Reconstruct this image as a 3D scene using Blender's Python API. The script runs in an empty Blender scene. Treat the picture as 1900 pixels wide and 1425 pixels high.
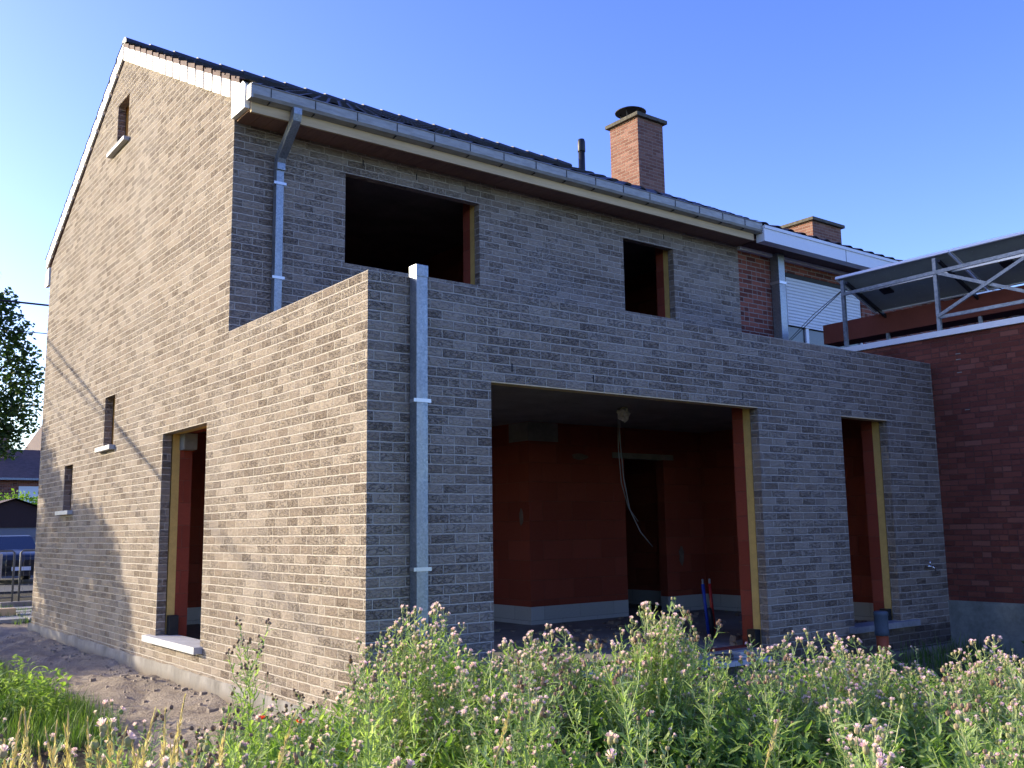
import bpy, bmesh, math, random
from math import sin, cos, pi, radians, sqrt
from mathutils import Vector, Matrix, noise as mnoise
from mathutils.geometry import tessellate_polygon
import numpy as np
random.seed(7)
S = bpy.context.scene
COL = S.collection

# ------------------------------------------------------------------ camera
F_ = 1806.4
CAM = Vector((-3.4862, -6.3146, 1.4015))
yaw, pit, rol = radians(-37.4591), radians(8.4454), radians(-0.8779)
Fw = Vector((-sin(yaw)*cos(pit), cos(yaw)*cos(pit), sin(pit)))
R0 = Vector((cos(yaw), sin(yaw), 0)); U0 = R0.cross(Fw)
Rt = R0*cos(rol)+U0*sin(rol); Up = -R0*sin(rol)+U0*cos(rol)
cd = bpy.data.cameras.new('camera'); cam = bpy.data.objects.new('camera', cd); COL.objects.link(cam)
M3 = Matrix((Rt, Up, -Fw)).transposed()
cam.matrix_world = Matrix.Translation(CAM) @ M3.to_4x4()
cd.sensor_width = 36; cd.lens = 36*F_/1900; cd.clip_end = 3000; cd.clip_start = 0.05
S.camera = cam

# ------------------------------------------------------------------ light
SUN_EL = radians(17); SUN_H = Vector((-0.616, 0.788))
TAN = math.tan(SUN_EL)
w = bpy.data.worlds.new('World'); S.world = w; w.use_nodes = True
nt = w.node_tree; bg = nt.nodes['Background']
sky = nt.nodes.new('ShaderNodeTexSky'); sky.sky_type = 'NISHITA'; sky.sun_disc = False
sky.sun_elevation = SUN_EL; sky.sun_rotation = math.atan2(SUN_H.x, SUN_H.y)
sky.altitude = 0; sky.air_density = 1.0; sky.dust_density = 1.0; sky.ozone_density = 3.0
hs = nt.nodes.new('ShaderNodeHueSaturation'); hs.inputs['Saturation'].default_value = 1.24; hs.inputs['Value'].default_value = 1.0; hs.inputs['Hue'].default_value = .533
nt.links.new(sky.outputs[0], hs.inputs['Color']); nt.links.new(hs.outputs[0], bg.inputs[0]); bg.inputs[1].default_value = 0.15
sd = bpy.data.lights.new('sun', 'SUN'); so = bpy.data.objects.new('sun', sd); COL.objects.link(so)
sd.energy = 2.95; sd.angle = radians(0.55); sd.color = (1.0, 0.88, 0.66)
sv = Vector((SUN_H.x, SUN_H.y, TAN)).normalized()
so.rotation_euler = (-sv).to_track_quat('-Z', 'Y').to_euler(); so.location = (-10, 12, 12)
S.view_settings.view_transform = 'Standard'; S.view_settings.look = 'None'
S.view_settings.exposure = 1.66; S.view_settings.gamma = 1
S.render.resolution_x = 1024; S.render.resolution_y = 768

# ------------------------------------------------------------------ node helpers
class NT:
    def __init__(s, name):
        s.m = bpy.data.materials.new(name); s.m.use_nodes = True
        s.t = s.m.node_tree; s.N = s.t.nodes; s.L = s.t.links
        s.b = s.N['Principled BSDF']; s.out = s.N['Material Output']
    def n(s, t, **kw):
        x = s.N.new(t)
        for k, v in kw.items(): setattr(x, k, v)
        return x
    def put(s, sock, v):
        if isinstance(v, bpy.types.NodeSocket): s.L.new(v, sock)
        elif isinstance(v, (tuple, list)) and len(v) == 3 and sock.type == 'RGBA': sock.default_value = (*v, 1)
        else: sock.default_value = v
    def math(s, op, a, b=None, c=None):
        x = s.n('ShaderNodeMath', operation=op); s.put(x.inputs[0], a)
        if b is not None: s.put(x.inputs[1], b)
        if c is not None: s.put(x.inputs[2], c)
        return x.outputs[0]
    def mix(s, f, a, b, mode='MIX'):
        x = s.n('ShaderNodeMix', data_type='RGBA', blend_type=mode)
        s.put(x.inputs[0], f); s.put(x.inputs[6], a); s.put(x.inputs[7], b); return x.outputs[2]
    def mixf(s, f, a, b):
        x = s.n('ShaderNodeMix', data_type='FLOAT'); s.put(x.inputs[0], f); s.put(x.inputs[2], a); s.put(x.inputs[3], b)
        return x.outputs[0]
    def mr(s, v, a, b, c=0., d=1., smooth=False):
        x = s.n('ShaderNodeMapRange'); x.interpolation_type = 'SMOOTHSTEP' if smooth else 'LINEAR'
        for i, q in enumerate((v, a, b, c, d)): s.put(x.inputs[i], q)
        return x.outputs[0]
    def noise(s, vec, scale, detail=3, rough=.55, dim='3D'):
        x = s.n('ShaderNodeTexNoise'); x.inputs['Scale'].default_value = scale
        x.inputs['Detail'].default_value = detail; x.inputs['Roughness'].default_value = rough
        if vec is not None: s.put(x.inputs['Vector'], vec)
        return x.outputs['Fac']
    def ramp(s, f, stops):
        x = s.n('ShaderNodeValToRGB'); e = x.color_ramp.elements
        while len(e) < len(stops): e.new(.5)
        for i, (p, c) in enumerate(stops): e[i].position = p; e[i].color = (*c, 1)
        s.put(x.inputs[0], f); return x.outputs[0]
    def coord(s, which='Object'):
        return s.n('ShaderNodeTexCoord').outputs[which]
    def scale(s, v, sc):
        x = s.n('ShaderNodeMapping'); s.put(x.inputs[0], v); x.inputs['Scale'].default_value = sc; return x.outputs[0]
    def bump(s, h, dist, strength=1.):
        x = s.n('ShaderNodeBump'); x.inputs['Distance'].default_value = dist; x.inputs['Strength'].default_value = strength
        s.put(x.inputs['Height'], h); s.L.new(x.outputs[0], s.b.inputs['Normal'])
    def base(s, c, rough=.8, metal=0., spec=.3):
        s.put(s.b.inputs['Base Color'], c); s.put(s.b.inputs['Roughness'], rough); s.put(s.b.inputs['Metallic'], metal)
        s.b.inputs['Specular IOR Level'].default_value = spec

def simple(name, col, rough=.7, metal=0., var=.25, sc=6., bump=0., spec=.3, stretch=(1, 1, 1)):
    t = NT(name); c = t.scale(t.coord(), stretch)
    n1 = t.noise(c, sc, 5); n2 = t.noise(c, sc*7, 3)
    f = t.mixf(.35, n1, n2)
    lo = tuple(x*(1-var) for x in col); hi = tuple(min(1, x*(1+var)) for x in col)
    t.base(t.ramp(f, [(.3, lo), (.7, hi)]), rough, metal, spec)
    if bump: t.bump(f, bump)
    return t.m

def brick_mat(name, L, H, joint, palette, mortar, folds=.004, relief=.006, damp=None, flecks=True, offs=4, headers=.2, seed=0.):
    """masonry: courses H high, bricks L long, random bond, per-brick colour, hand-moulded folds, recessed joints"""
    t = NT(name)
    co = t.coord(); sp = t.n('ShaderNodeSeparateXYZ'); t.put(sp.inputs[0], co)
    ge = t.n('ShaderNodeNewGeometry'); sn = t.n('ShaderNodeSeparateXYZ'); t.put(sn.inputs[0], ge.outputs['True Normal'])
    isx = t.math('GREATER_THAN', t.math('ABSOLUTE', sn.outputs[0]), .5)
    s = t.mixf(isx, sp.outputs[0], t.math('ADD', sp.outputs[1], 3.1*L)); z = sp.outputs[2]
    wob = t.noise(co, 9, 4, .65); wob2 = t.noise(t.scale(co, (1, 1, 1.7)), 31, 4, .65)
    lo = t.math('MULTIPLY', t.math('SUBTRACT', t.noise(co, 1.1, 2), .5), .010)
    s = t.math('ADD', s, t.math('MULTIPLY', t.math('SUBTRACT', wob2, .5), .011))
    z = t.math('ADD', t.math('ADD', z, lo), t.math('MULTIPLY', t.math('SUBTRACT', wob, .5), .012))
    zz = t.math('ADD', t.math('DIVIDE', z, H), 40.)
    row = t.math('FLOOR', zz); fz = t.math('SUBTRACT', zz, row)
    wn = t.n('ShaderNodeTexWhiteNoise', noise_dimensions='1D'); t.put(wn.inputs['W'], t.math('ADD', row, .37+seed))
    off = t.math('MULTIPLY', t.math('GREATER_THAN', wn.outputs['Value'], .8), .25 if offs > 1 else 0.)
    off = t.math('ADD', off, t.math('MULTIPLY', t.math('MODULO', row, 2.), .5))
    u = t.math('ADD', t.math('DIVIDE', s, L), t.math('ADD', off, 50.))
    cell = t.math('FLOOR', u); fu = t.math('SUBTRACT', u, cell)
    cv = t.n('ShaderNodeCombineXYZ'); t.put(cv.inputs[0], cell); t.put(cv.inputs[1], row)
    w2 = t.n('ShaderNodeTexWhiteNoise', noise_dimensions='2D'); t.put(w2.inputs['Vector'], cv.outputs[0])
    split = t.math('LESS_THAN', w2.outputs['Value'], headers)
    f2 = t.math('MULTIPLY', fu, 2.); half = t.math('FLOOR', f2); fh = t.math('SUBTRACT', f2, half)
    fuu = t.mixf(split, fu, fh); LL = t.mixf(split, L, L/2)
    dx = t.math('MULTIPLY', t.math('MINIMUM', fuu, t.math('SUBTRACT', 1., fuu)), LL)
    dx = t.math('ADD', dx, joint*.06)
    dz = t.math('SUBTRACT', t.math('MULTIPLY', t.math('MINIMUM', fz, t.math('SUBTRACT', 1., fz)), H), joint*.1)
    d = t.math('SUBTRACT', t.math('MINIMUM', dx, dz), joint/2)
    d = t.math('ADD', d, t.math('MULTIPLY', t.math('SUBTRACT', t.noise(co, 55, 3), .5), .005))
    mask = t.mr(d, -.0012, .0022, smooth=True)
    idv = t.n('ShaderNodeCombineXYZ'); t.put(idv.inputs[0], t.math('ADD', cell, t.math('MULTIPLY', t.math('MULTIPLY', half, split), .5)))
    t.put(idv.inputs[1], row); t.put(idv.inputs[2], 3.3)
    w3 = t.n('ShaderNodeTexWhiteNoise', noise_dimensions='3D'); t.put(w3.inputs['Vector'], idv.outputs[0])
    r3 = t.n('ShaderNodeSeparateXYZ'); t.put(r3.inputs[0], w3.outputs['Color'])
    bc = t.ramp(r3.outputs[0], palette)
    # texture inside a brick, shifted per brick
    sh = t.n('ShaderNodeVectorMath', operation='MULTIPLY_ADD'); t.put(sh.inputs[0], w3.outputs['Color']); sh.inputs[1].default_value = (7, 7, 7); t.put(sh.inputs[2], co)
    fold = t.noise(t.scale(sh.outputs[0], (1, 1, 2.2)), 19, 3, .55)
    fold2 = t.noise(sh.outputs[0], 70, 4, .7)
    ridge = t.math('ABSOLUTE', t.math('SUBTRACT', fold, .5))
    crease = t.mr(ridge, 0., .045, smooth=True)
    smoothb = t.math('LESS_THAN', r3.outputs[1], .42)          # some bricks are flat-faced
    bc = t.mix(t.mr(fold2, .3, .7, 0., .35), bc, t.mix(.5, bc, (.9, .85, .78), 'MULTIPLY'))
    bc = t.mix(t.math('MULTIPLY', t.math('SUBTRACT', 1., crease), t.mixf(smoothb, .22, .04)), bc, t.mix(1., bc, (.6, .58, .56), 'MULTIPLY'))  # shade inside the fold creases, painted into the brick colour
    if flecks:
        fl = t.math('MULTIPLY', t.math('GREATER_THAN', r3.outputs[2], .86), t.mr(t.noise(t.scale(sh.outputs[0], (1, 1, 2.4)), 30, 5, .75), .61, .67))
        bc = t.mix(t.math('MULTIPLY', fl, .75), bc, (.55, .53, .5))
        haze = t.mr(t.noise(co, .8, 5, .65), .48, .7, 0., .45)
        bc = t.mix(haze, bc, (.37, .325, .285))
    mo = t.mix(t.mr(t.noise(co, 25, 4), .3, .7), mortar, tuple(x*.72 for x in mortar))
    col = t.mix(mask, mo, bc)
    col = t.mix(t.mr(t.noise(co, .5, 4), .35, .7, 0., .22), col, t.mix(1., col, (.74, .72, .72), 'MULTIPLY'))
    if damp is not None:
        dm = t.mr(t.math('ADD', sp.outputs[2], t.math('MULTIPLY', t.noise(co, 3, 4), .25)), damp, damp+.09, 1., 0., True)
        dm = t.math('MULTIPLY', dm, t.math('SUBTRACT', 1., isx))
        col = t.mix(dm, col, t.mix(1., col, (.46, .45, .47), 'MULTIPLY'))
    t.base(col, .92, 0., .12)
    h = t.math('MULTIPLY', mask, relief)
    hf = t.math('MULTIPLY', t.math('ADD', t.math('MULTIPLY', crease, .55), t.math('MULTIPLY', fold2, .6)), t.mixf(smoothb, folds, folds*.3))
    h = t.math('ADD', h, t.math('MULTIPLY', hf, mask))
    # tilt of each brick
    h = t.math('ADD', h, t.math('MULTIPLY', t.math('MULTIPLY', r3.outputs[1], .0022), mask))
    t.bump(h, 1.0)
    return t.m

GP = [(0., (.225, .175, .137)), (.14, (.245, .193, .152)), (.3, (.275, .222, .176)), (.5, (.305, .248, .198)), (.8, (.325, .268, .216)), (1., (.28, .223, .175))]
M = {}
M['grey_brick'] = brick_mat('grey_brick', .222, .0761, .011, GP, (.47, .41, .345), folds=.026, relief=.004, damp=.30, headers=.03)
RP = [(0., (.10, .035, .028)), (.3, (.17, .055, .04)), (.6, (.23, .075, .052)), (1., (.28, .10, .07))]
M['red_brick'] = brick_mat('red_brick', .215, .072, .011, RP, (.32, .26, .23), folds=.001, relief=.004, flecks=False, seed=5., headers=.15, offs=1)
DP = [(0., (.125, .04, .029)), (.4, (.165, .052, .037)), (.8, (.195, .062, .044)), (1., (.23, .09, .065))]
M['dark_red_brick'] = brick_mat('dark_red_brick', .215, .0655, .009, DP, (.13, .06, .048), folds=.006, relief=.003, flecks=False, seed=9., headers=.25)
CP = [(0., (.18, .085, .063)), (.5, (.23, .112, .083)), (.85, (.26, .135, .10)), (1., (.31, .17, .13))]
M['chimney_brick'] = brick_mat('chimney_brick', .215, .068, .012, CP, (.33, .24, .19), folds=.001, relief=.004, flecks=False, seed=13., headers=.1, offs=1)
TP = [(0., (.22, .048, .030)), (.5, (.25, .055, .034)), (1., (.28, .065, .042))]
M['terracotta'] = brick_mat('terracotta_block', .50, .249, .006, TP, (.24, .075, .05), folds=.0012, relief=.002, flecks=False, seed=21., headers=.0, offs=1)
WP = [(0., (.42, .42, .41)), (1., (.5, .5, .49))]
M['white_block'] = brick_mat('white_block', .6, .25, .004, WP, (.3, .3, .29), folds=.0004, relief=.001, flecks=False, seed=2., headers=0., offs=1)
M['concrete'] = simple('cast_concrete', (.22, .205, .185), .9, var=.3, sc=2.5, bump=.002)
M['floor_concrete'] = simple('dusty_concrete_floor', (.25, .23, .21), .9, var=.3, sc=3, bump=.004)
def plinthm():
    t = NT('muddy_cement_plinth'); c = t.coord(); sp = t.n('ShaderNodeSeparateXYZ'); t.put(sp.inputs[0], c)
    n = t.noise(t.scale(c, (1, 1, .5)), 3, 6, .65); n2 = t.noise(c, 18, 4)
    col = t.ramp(n, [(.3, (.14, .125, .105)), (.7, (.31, .285, .25))])
    mud = t.mr(t.math('ADD', sp.outputs[2], t.math('MULTIPLY', n, -.22)), -.24, -.13, 1., 0.)
    t.base(t.mix(mud, col, (.16, .125, .09)), .95, 0., .1); t.bump(t.mixf(.4, n, n2), .02); return t.m
M['plinth'] = plinthm()
M['cement'] = simple('cement_plinth', (.24, .22, .19), .95, var=.35, sc=2.2, bump=.01, stretch=(1, 1, .6))
M['green_plinth'] = simple('weathered_render', (.19, .195, .165), .95, var=.4, sc=3, bump=.01)
M['stone'] = simple('blue_stone', (.44, .44, .45), .6, var=.2, sc=5)
M['darker_stone'] = simple('darker_stone', (.24, .24, .25), .6, var=.35, sc=4)  # darker stone tone, for the rear door sill only
M['white_metal'] = simple('white_coated_metal', (.74, .75, .77), .4, var=.04, sc=2)
M['white_verge'] = simple('white_verge_board', (.82, .79, .74), .5, var=.05, sc=3)
M['insul'] = simple('yellow_insulation', (.56, .37, .12), .9, var=.15, sc=8, bump=.003)
M['membrane'] = simple('black_membrane', (.015, .015, .017), .6)
M['timber'] = simple('pale_timber', (.58, .42, .235), .8, var=.2, sc=3, stretch=(.3, 6, 6))
M['soffit'] = simple('brown_soffit', (.27, .15, .105), .8, var=.2, sc=3, stretch=(10, 1, 1))
M['tile'] = simple('dark_roof_tile', (.035, .035, .042), .55, var=.3, sc=4)
M['tile_edge'] = simple('tile_underside', (.10, .055, .05), .8)
M['old_tile'] = simple('old_roof_tile', (.09, .055, .05), .85, var=.4, sc=5, bump=.01)
M['black'] = simple('black_plastic', (.02, .02, .022), .45)
M['orange_pvc'] = simple('orange_pipe', (.33, .07, .025), .6)
M['grey_pvc'] = simple('grey_pipe', (.07, .09, .115), .6)
M['blue_plastic'] = simple('blue_sleeve', (.01, .03, .22), .5)
M['red_plastic'] = simple('red_sleeve', (.30, .015, .012), .5)
M['cable'] = simple('grey_cable', (.2, .2, .2), .6)
M['chrome'] = simple('chrome_tap', (.7, .7, .72), .2, metal=1., var=.05)
M['patch'] = simple('mortar_patch', (.16, .11, .09), .95, var=.4, sc=12)
M['debris'] = simple('site_debris', (.22, .17, .13), .95, var=.6, sc=9)
M['rust'] = simple('red_brown_steel', (.19, .050, .030), .8, var=.15, sc=2)
M['panel_back'] = simple('panel_backsheet', (.30, .33, .31), .5, var=.12, sc=4)
M['panel_glass'] = simple('panel_glass', (.01, .015, .04), .12)
M['alu'] = simple('aluminium', (.5, .51, .53), .4, metal=.8, var=.05)
M['shutter'] = simple('shutter_slat', (.62, .65, .70), .45, var=.04)
M['roofing'] = simple('roof_felt', (.05, .05, .055), .9)
M['asphalt'] = simple('asphalt', (.05, .05, .052), .9, var=.3, sc=20, bump=.003)
M['paving'] = simple('pale_paving', (.30, .29, .27), .9, var=.3, sc=3)
M['car_paint'] = simple('car_paint', (.05, .055, .06), .35, metal=.5, var=.05)
M['glass'] = simple('dark_glass', (.02, .025, .03), .2, spec=.6, var=.05)
M['tyre'] = simple('tyre_rubber', (.02, .02, .02), .9)
M['door_grey'] = simple('garage_door_paint', (.17, .185, .205), .5, var=.05)
M['wood_dark'] = simple('dark_gable_board', (.045, .025, .022), .8, var=.2, stretch=(8, 8, 1))
M['brown_wrap'] = simple('crumpled_paper', (.8, .7, .6), .9, var=.35, sc=25)

def zinc():
    t = NT('zinc_sheet'); c = t.coord()
    v = t.n('ShaderNodeTexVoronoi'); v.inputs['Scale'].default_value = 70; t.put(v.inputs['Vector'], c)
    n = t.noise(c, 4, 5, .6)
    f = t.mixf(.55, v.outputs['Color'], n)
    st_ = t.noise(t.scale(c, (6, 6, .35)), 2, 4, .6)
    t.base(t.mix(t.mr(st_, .4, .65, 0., .45), t.ramp(f, [(.25, (.17, .20, .23)), (.75, (.33, .36, .39))]), (.30, .28, .25)), t.mr(n, .3, .7, .35, .55), .7, .5)
    t.bump(n, .002); return t.m
M['zinc'] = zinc()
def galv():
    t = NT('galvanised_steel'); c = t.coord()
    n = t.noise(c, 22, 4, .6)
    t.base(t.ramp(n, [(.3, (.15, .17, .19)), (.7, (.31, .34, .37))]), .5, .5, .5); return t.m
M['galv'] = galv()
def gutterm():
    t = NT('weathered_zinc_gutter'); c = t.coord()
    n = t.noise(t.scale(c, (2, 8, 8)), 3, 5, .65)
    t.base(t.ramp(n, [(.3, (.24, .23, .21)), (.7, (.38, .365, .335))]), .55, .35, .4); t.bump(n, .003); return t.m
M['gutter'] = gutterm()
M['shaded_galv'] = simple('shaded_fence_steel', (.13, .135, .14), .6, metal=.3, var=.3, sc=12)  # galvanised steel with the street's shade put into a darker colour
M['cap'] = simple('weathered_cap', (.10, .09, .07), .95, var=.5, sc=14, bump=.01)
M['sign'] = simple('sign_board', (.36, .33, .28), .7)
M['stones'] = simple('dusty_stones', (.30, .25, .195), .95, var=.4, sc=9)

def leafm(name, c1, c2, c3, trans=.45, rough=.55):
    t = NT(name)
    g = t.n('ShaderNodeNewGeometry'); oi = t.n('ShaderNodeObjectInfo')
    r = t.math('FRACT', t.math('ADD', g.outputs['Random Per Island'], t.math('MULTIPLY', oi.outputs['Random'], .35)))
    col = t.ramp(r, [(0., c1), (.5, c2), (1., c3)])
    t.base(col, rough, 0., .25)
    tr = t.n('ShaderNodeBsdfTranslucent'); t.put(tr.inputs[0], t.mix(1., col, (1.5, 1.65, .75), 'MULTIPLY'))
    mx = t.n('ShaderNodeMixShader'); mx.inputs[0].default_value = trans
    t.L.new(t.b.outputs[0], mx.inputs[1]); t.L.new(tr.outputs[0], mx.inputs[2]); t.L.new(mx.outputs[0], t.out.inputs[0])
    return t.m
M['thistle_leaf'] = leafm('thistle_leaf', (.19, .28, .08), (.32, .42, .15), (.46, .52, .27), .45)
M['thistle_stem'] = leafm('thistle_stem', (.28, .36, .13), (.34, .40, .16), (.34, .34, .17), .1)
M['bud'] = leafm('bud_scales', (.20, .25, .09), (.29, .29, .13), (.38, .29, .19), .25)
M['dry_bud'] = leafm('dry_bud', (.13, .075, .05), (.20, .12, .085), (.30, .2, .14), .15)
M['tuft'] = leafm('lilac_tuft', (.66, .40, .60), (.78, .55, .70), (.82, .68, .72), .35)
M['grass'] = leafm('grass_blade', (.045, .095, .02), (.085, .155, .03), (.18, .24, .06), .35)
M['straw'] = leafm('dry_grass', (.42, .33, .17), (.55, .43, .24), (.6, .5, .3), .4)
M['weed'] = leafm('weed_leaf', (.13, .22, .05), (.24, .35, .08), (.38, .46, .17), .45)
M['tree_leaf'] = leafm('tree_leaf', (.025, .05, .015), (.045, .085, .022), (.08, .13, .035), .35)
M['hedge_leaf'] = leafm('hedge_leaf', (.12, .22, .03), (.2, .32, .05), (.28, .4, .08), .4)
M['bark'] = simple('bark', (.09, .07, .055), .95, var=.4, sc=8, bump=.02, stretch=(1, 1, .3))
M['poppy'] = leafm('poppy_petal', (.75, .09, .02), (.8, .12, .03), (.7, .06, .02), .4)

def groundm():
    t = NT('sandy_ground'); c = t.coord(); sp = t.n('ShaderNodeSeparateXYZ'); t.put(sp.inputs[0], c)
    n = t.noise(c, 1.3, 6, .6); n2 = t.noise(c, 12, 6, .7); n3 = t.noise(c, 60, 3)
    sand = t.ramp(t.mixf(.5, n, n2), [(.3, (.24, .195, .145)), (.5, (.36, .295, .22)), (.7, (.48, .40, .31))])
    soil = t.ramp(n2, [(.3, (.035, .03, .02)), (.7, (.09, .075, .045))])
    # bare sand strip along the side wall
    m1 = t.mr(t.math('ADD', sp.outputs[0], t.math('MULTIPLY', t.math('SUBTRACT', n, .5), 1.2)), -1.5, -1.1)
    m2 = t.mr(t.math('ADD', sp.outputs[1], t.math('MULTIPLY', n, 1.)), -.4, .3)
    m3 = t.mr(sp.outputs[1], 11.5, 12.5, 1., 0.)
    m = t.math('MULTIPLY', t.math('MULTIPLY', m1, m2), m3)
    t.base(t.mix(m, soil, sand), .95, 0., .1)
    t.bump(t.math('ADD', n2, t.math('MULTIPLY', n3, .5)), .05)
    return t.m
M['ground'] = groundm()

# ------------------------------------------------------------------ mesh helpers
def setp(o, label=None, cat=None, group=None, kind=None):
    if label: o['label'] = label
    if cat: o['category'] = cat
    if group: o['group'] = group
    if kind: o['kind'] = kind
    return o
def link(name, me, mats, parent=None):
    o = bpy.data.objects.new(name, me); COL.objects.link(o)
    for m in (mats if isinstance(mats, (list, tuple)) else [mats]): me.materials.append(m)
    if parent is not None: o.parent = parent
    return o
def thing(name, label, cat, group=None, loc=(0, 0, 0)):
    o = bpy.data.objects.new(name, None); COL.objects.link(o); o.location = loc; o.empty_display_size = .2
    return setp(o, label, cat, group)

class MB:
    def __init__(s): s.v = []; s.f = []; s.mi = []; s.cur = 0
    def add(s, vs, fs):
        b = len(s.v); s.v += [tuple(p) for p in vs]; s.f += [tuple(i+b for i in f) for f in fs]; s.mi += [s.cur]*len(fs); return s
    def box(s, x0, x1, y0, y1, z0, z1):
        return s.add([(x0,y0,z0),(x1,y0,z0),(x1,y1,z0),(x0,y1,z0),(x0,y0,z1),(x1,y0,z1),(x1,y1,z1),(x0,y1,z1)],
              [(0,3,2,1),(4,5,6,7),(0,1,5,4),(1,2,6,5),(2,3,7,6),(3,0,4,7)])
    def bar(s, a, b, w, h=None, up=(0, 0, 1)):
        a, b = Vector(a), Vector(b); h = h or w; d = (b-a).normalized(); u = Vector(up)
        if abs(d.dot(u)) > .98: u = Vector((0, 1, 0))
        r = d.cross(u).normalized()*w/2; u = r.cross(d).normalized()*h/2
        vs = [a-r-u, a+r-u, a+r+u, a-r+u, b-r-u, b+r-u, b+r+u, b-r+u]
        return s.add(vs, [(0,3,2,1),(4,5,6,7),(0,1,5,4),(1,2,6,5),(2,3,7,6),(3,0,4,7)])
    def tube(s, pts, rad, n=8, cap=True, square=False):
        pts = [Vector(p) for p in pts]; rs = rad if isinstance(rad, (list, tuple)) else [rad]*len(pts)
        rings = []; prev = None
        for i, p in enumerate(pts):
            d = (pts[min(i+1, len(pts)-1)]-pts[max(i-1, 0)]).normalized()
            if prev is None:
                a = Vector((1, 0, 0)) if abs(d.x) < .9 else Vector((0, 1, 0))
                u = (a-d*a.dot(d)).normalized()
            else: u = (prev-d*prev.dot(d)).normalized()
            prev = u; v = d.cross(u)
            ph = pi/4 if square else 0
            rings.append([p+(u*cos(2*pi*k/n+ph)+v*sin(2*pi*k/n+ph))*rs[i] for k in range(n)])
        vs = [q for r in rings for q in r]; fs = []
        for i in range(len(pts)-1):
            for k in range(n):
                k2 = (k+1) % n; fs.append((i*n+k, i*n+k2, (i+1)*n+k2, (i+1)*n+k))
        if cap: fs += [tuple(range(n))[::-1], tuple((len(pts)-1)*n+k for k in range(n))]
        return s.add(vs, fs)
    def lathe(s, c, prof, n=12):
        vs = []; fs = []
        for (r, z) in prof: vs += [(c[0]+r*cos(2*pi*k/n), c[1]+r*sin(2*pi*k/n), c[2]+z) for k in range(n)]
        for i in range(len(prof)-1):
            for k in range(n):
                k2 = (k+1) % n; fs.append((i*n+k, i*n+k2, (i+1)*n+k2, (i+1)*n+k))
        fs += [tuple(range(n))[::-1], tuple((len(prof)-1)*n+k for k in range(n))]
        return s.add(vs, fs)
    def prism(s, poly, axis, a, b):
        """poly in the plane normal to axis, extruded from a to b"""
        def P(p, t):
            return {'x': (t, p[0], p[1]), 'y': (p[0], t, p[1]), 'z': (p[0], p[1], t)}[axis]
        n = len(poly); vs = [P(p, a) for p in poly]+[P(p, b) for p in poly]
        fs = [tuple(range(n)), tuple(range(n, 2*n))[::-1]]+[(i, (i+1) % n+0, (i+1) % n+n, i+n)[::-1] for i in range(n)]
        return s.add(vs, fs)
    def mesh(s, name, smooth=False):
        me = bpy.data.meshes.new(name); me.from_pydata(s.v, [], s.f)
        if any(s.mi): me.polygons.foreach_set('material_index', s.mi)
        if smooth: me.polygons.foreach_set('use_smooth', [True]*len(s.f))
        return me
    def build(s, name, mat, parent=None, smooth=False, bevel=0., fix=True):
        me = s.mesh(name, smooth)
        if fix or bevel:
            bm = bmesh.new(); bm.from_mesh(me)
            if bevel:
                bmesh.ops.bevel(bm, geom=[e for e in bm.edges if len(e.link_faces) == 2 and e.calc_face_angle(0) > .6], offset=bevel, segments=2, affect='EDGES', profile=.7)
            bmesh.ops.recalc_face_normals(bm, faces=bm.faces); bm.to_mesh(me); bm.free()
        return link(name, me, mat, parent)

def slab(outline, holes, axis, a, b):
    """wall sheet with openings; outline/holes are 2D loops in the plane normal to axis"""
    m = MB()
    def P(p, t): return {'x': (t, p[0], p[1]), 'y': (p[0], t, p[1]), 'z': (p[0], p[1], t)}[axis]
    loops = [outline]+holes
    flat = [p for l in loops for p in l]
    tris = tessellate_polygon([[Vector((p[0], p[1], 0)) for p in l] for l in loops])
    n = len(flat)
    vs = [P(p, a) for p in flat]+[P(p, b) for p in flat]
    fs = [tuple(t) for t in tris]+[tuple(i+n for i in t)[::-1] for t in tris]
    k = 0
    for l in loops:
        for i in range(len(l)):
            j = (i+1) % len(l); fs.append((k+i, k+j, k+j+n, k+i+n))
        k += len(l)
    m.add(vs, fs); return m
def rect(a0, a1, b0, b1): return [(a0, b0), (a1, b0), (a1, b1), (a0, b1)]

# ------------------------------------------------------------------ the ground
def sst(a, b, x):
    t = max(0., min(1., (x-a)/(b-a))); return t*t*(3-2*t)
def gh(x, y, det=True):
    d = max(0., -y-.4) if x > -.5 else max(0., 1.-y)
    h = -.12-.25*sst(0, 3., d)
    if x < 0: h -= .05*sst(0, 1.5, -x)*(1-sst(8, 13, y))
    if y > 8: h += .14*sst(8, 16, y)
    if y > 18: h -= .12*sst(18, 24, y)
    if det and abs(x) < 12 and -8 < y < 14:
        n = mnoise.noise((x*.9, y*.9, 0)); n2 = mnoise.noise((x*4.5, y*4.5, 3)); n3 = mnoise.noise((x*13, y*13, 7))
        a = 1 if x < 0 else .6
        h += (.035*n+.034*n2+.017*n3)*a
        if -1.3 < x < 0 and 0 < y < 11:
            h += .035*sin(y*5+4*n+x*7)*(.3+.9*abs(n2))
            h += .02*sst(-.35, 0, x)
    return h
def axisv(lo, hi, segs):
    out = [lo]
    for (end, st) in segs:
        while out[-1] < end-1e-6: out.append(min(end, out[-1]+st))
    return out
gx = axisv(-500, 500, [(-60, 110), (-12, 6), (-3.2, .4), (.4, .06), (9, .25), (40, 2.5), (500, 115)])
gy = axisv(-300, 700, [(-30, 90), (-8, 2), (-1, .2), (11.5, .07), (30, .6), (80, 5), (700, 155)])
vs = [(x, y, gh(x, y)) for y in gy for x in gx]; nx = len(gx)
fs = [(j*nx+i, j*nx+i+1, (j+1)*nx+i+1, (j+1)*nx+i) for j in range(len(gy)-1) for i in range(nx-1)]
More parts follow.
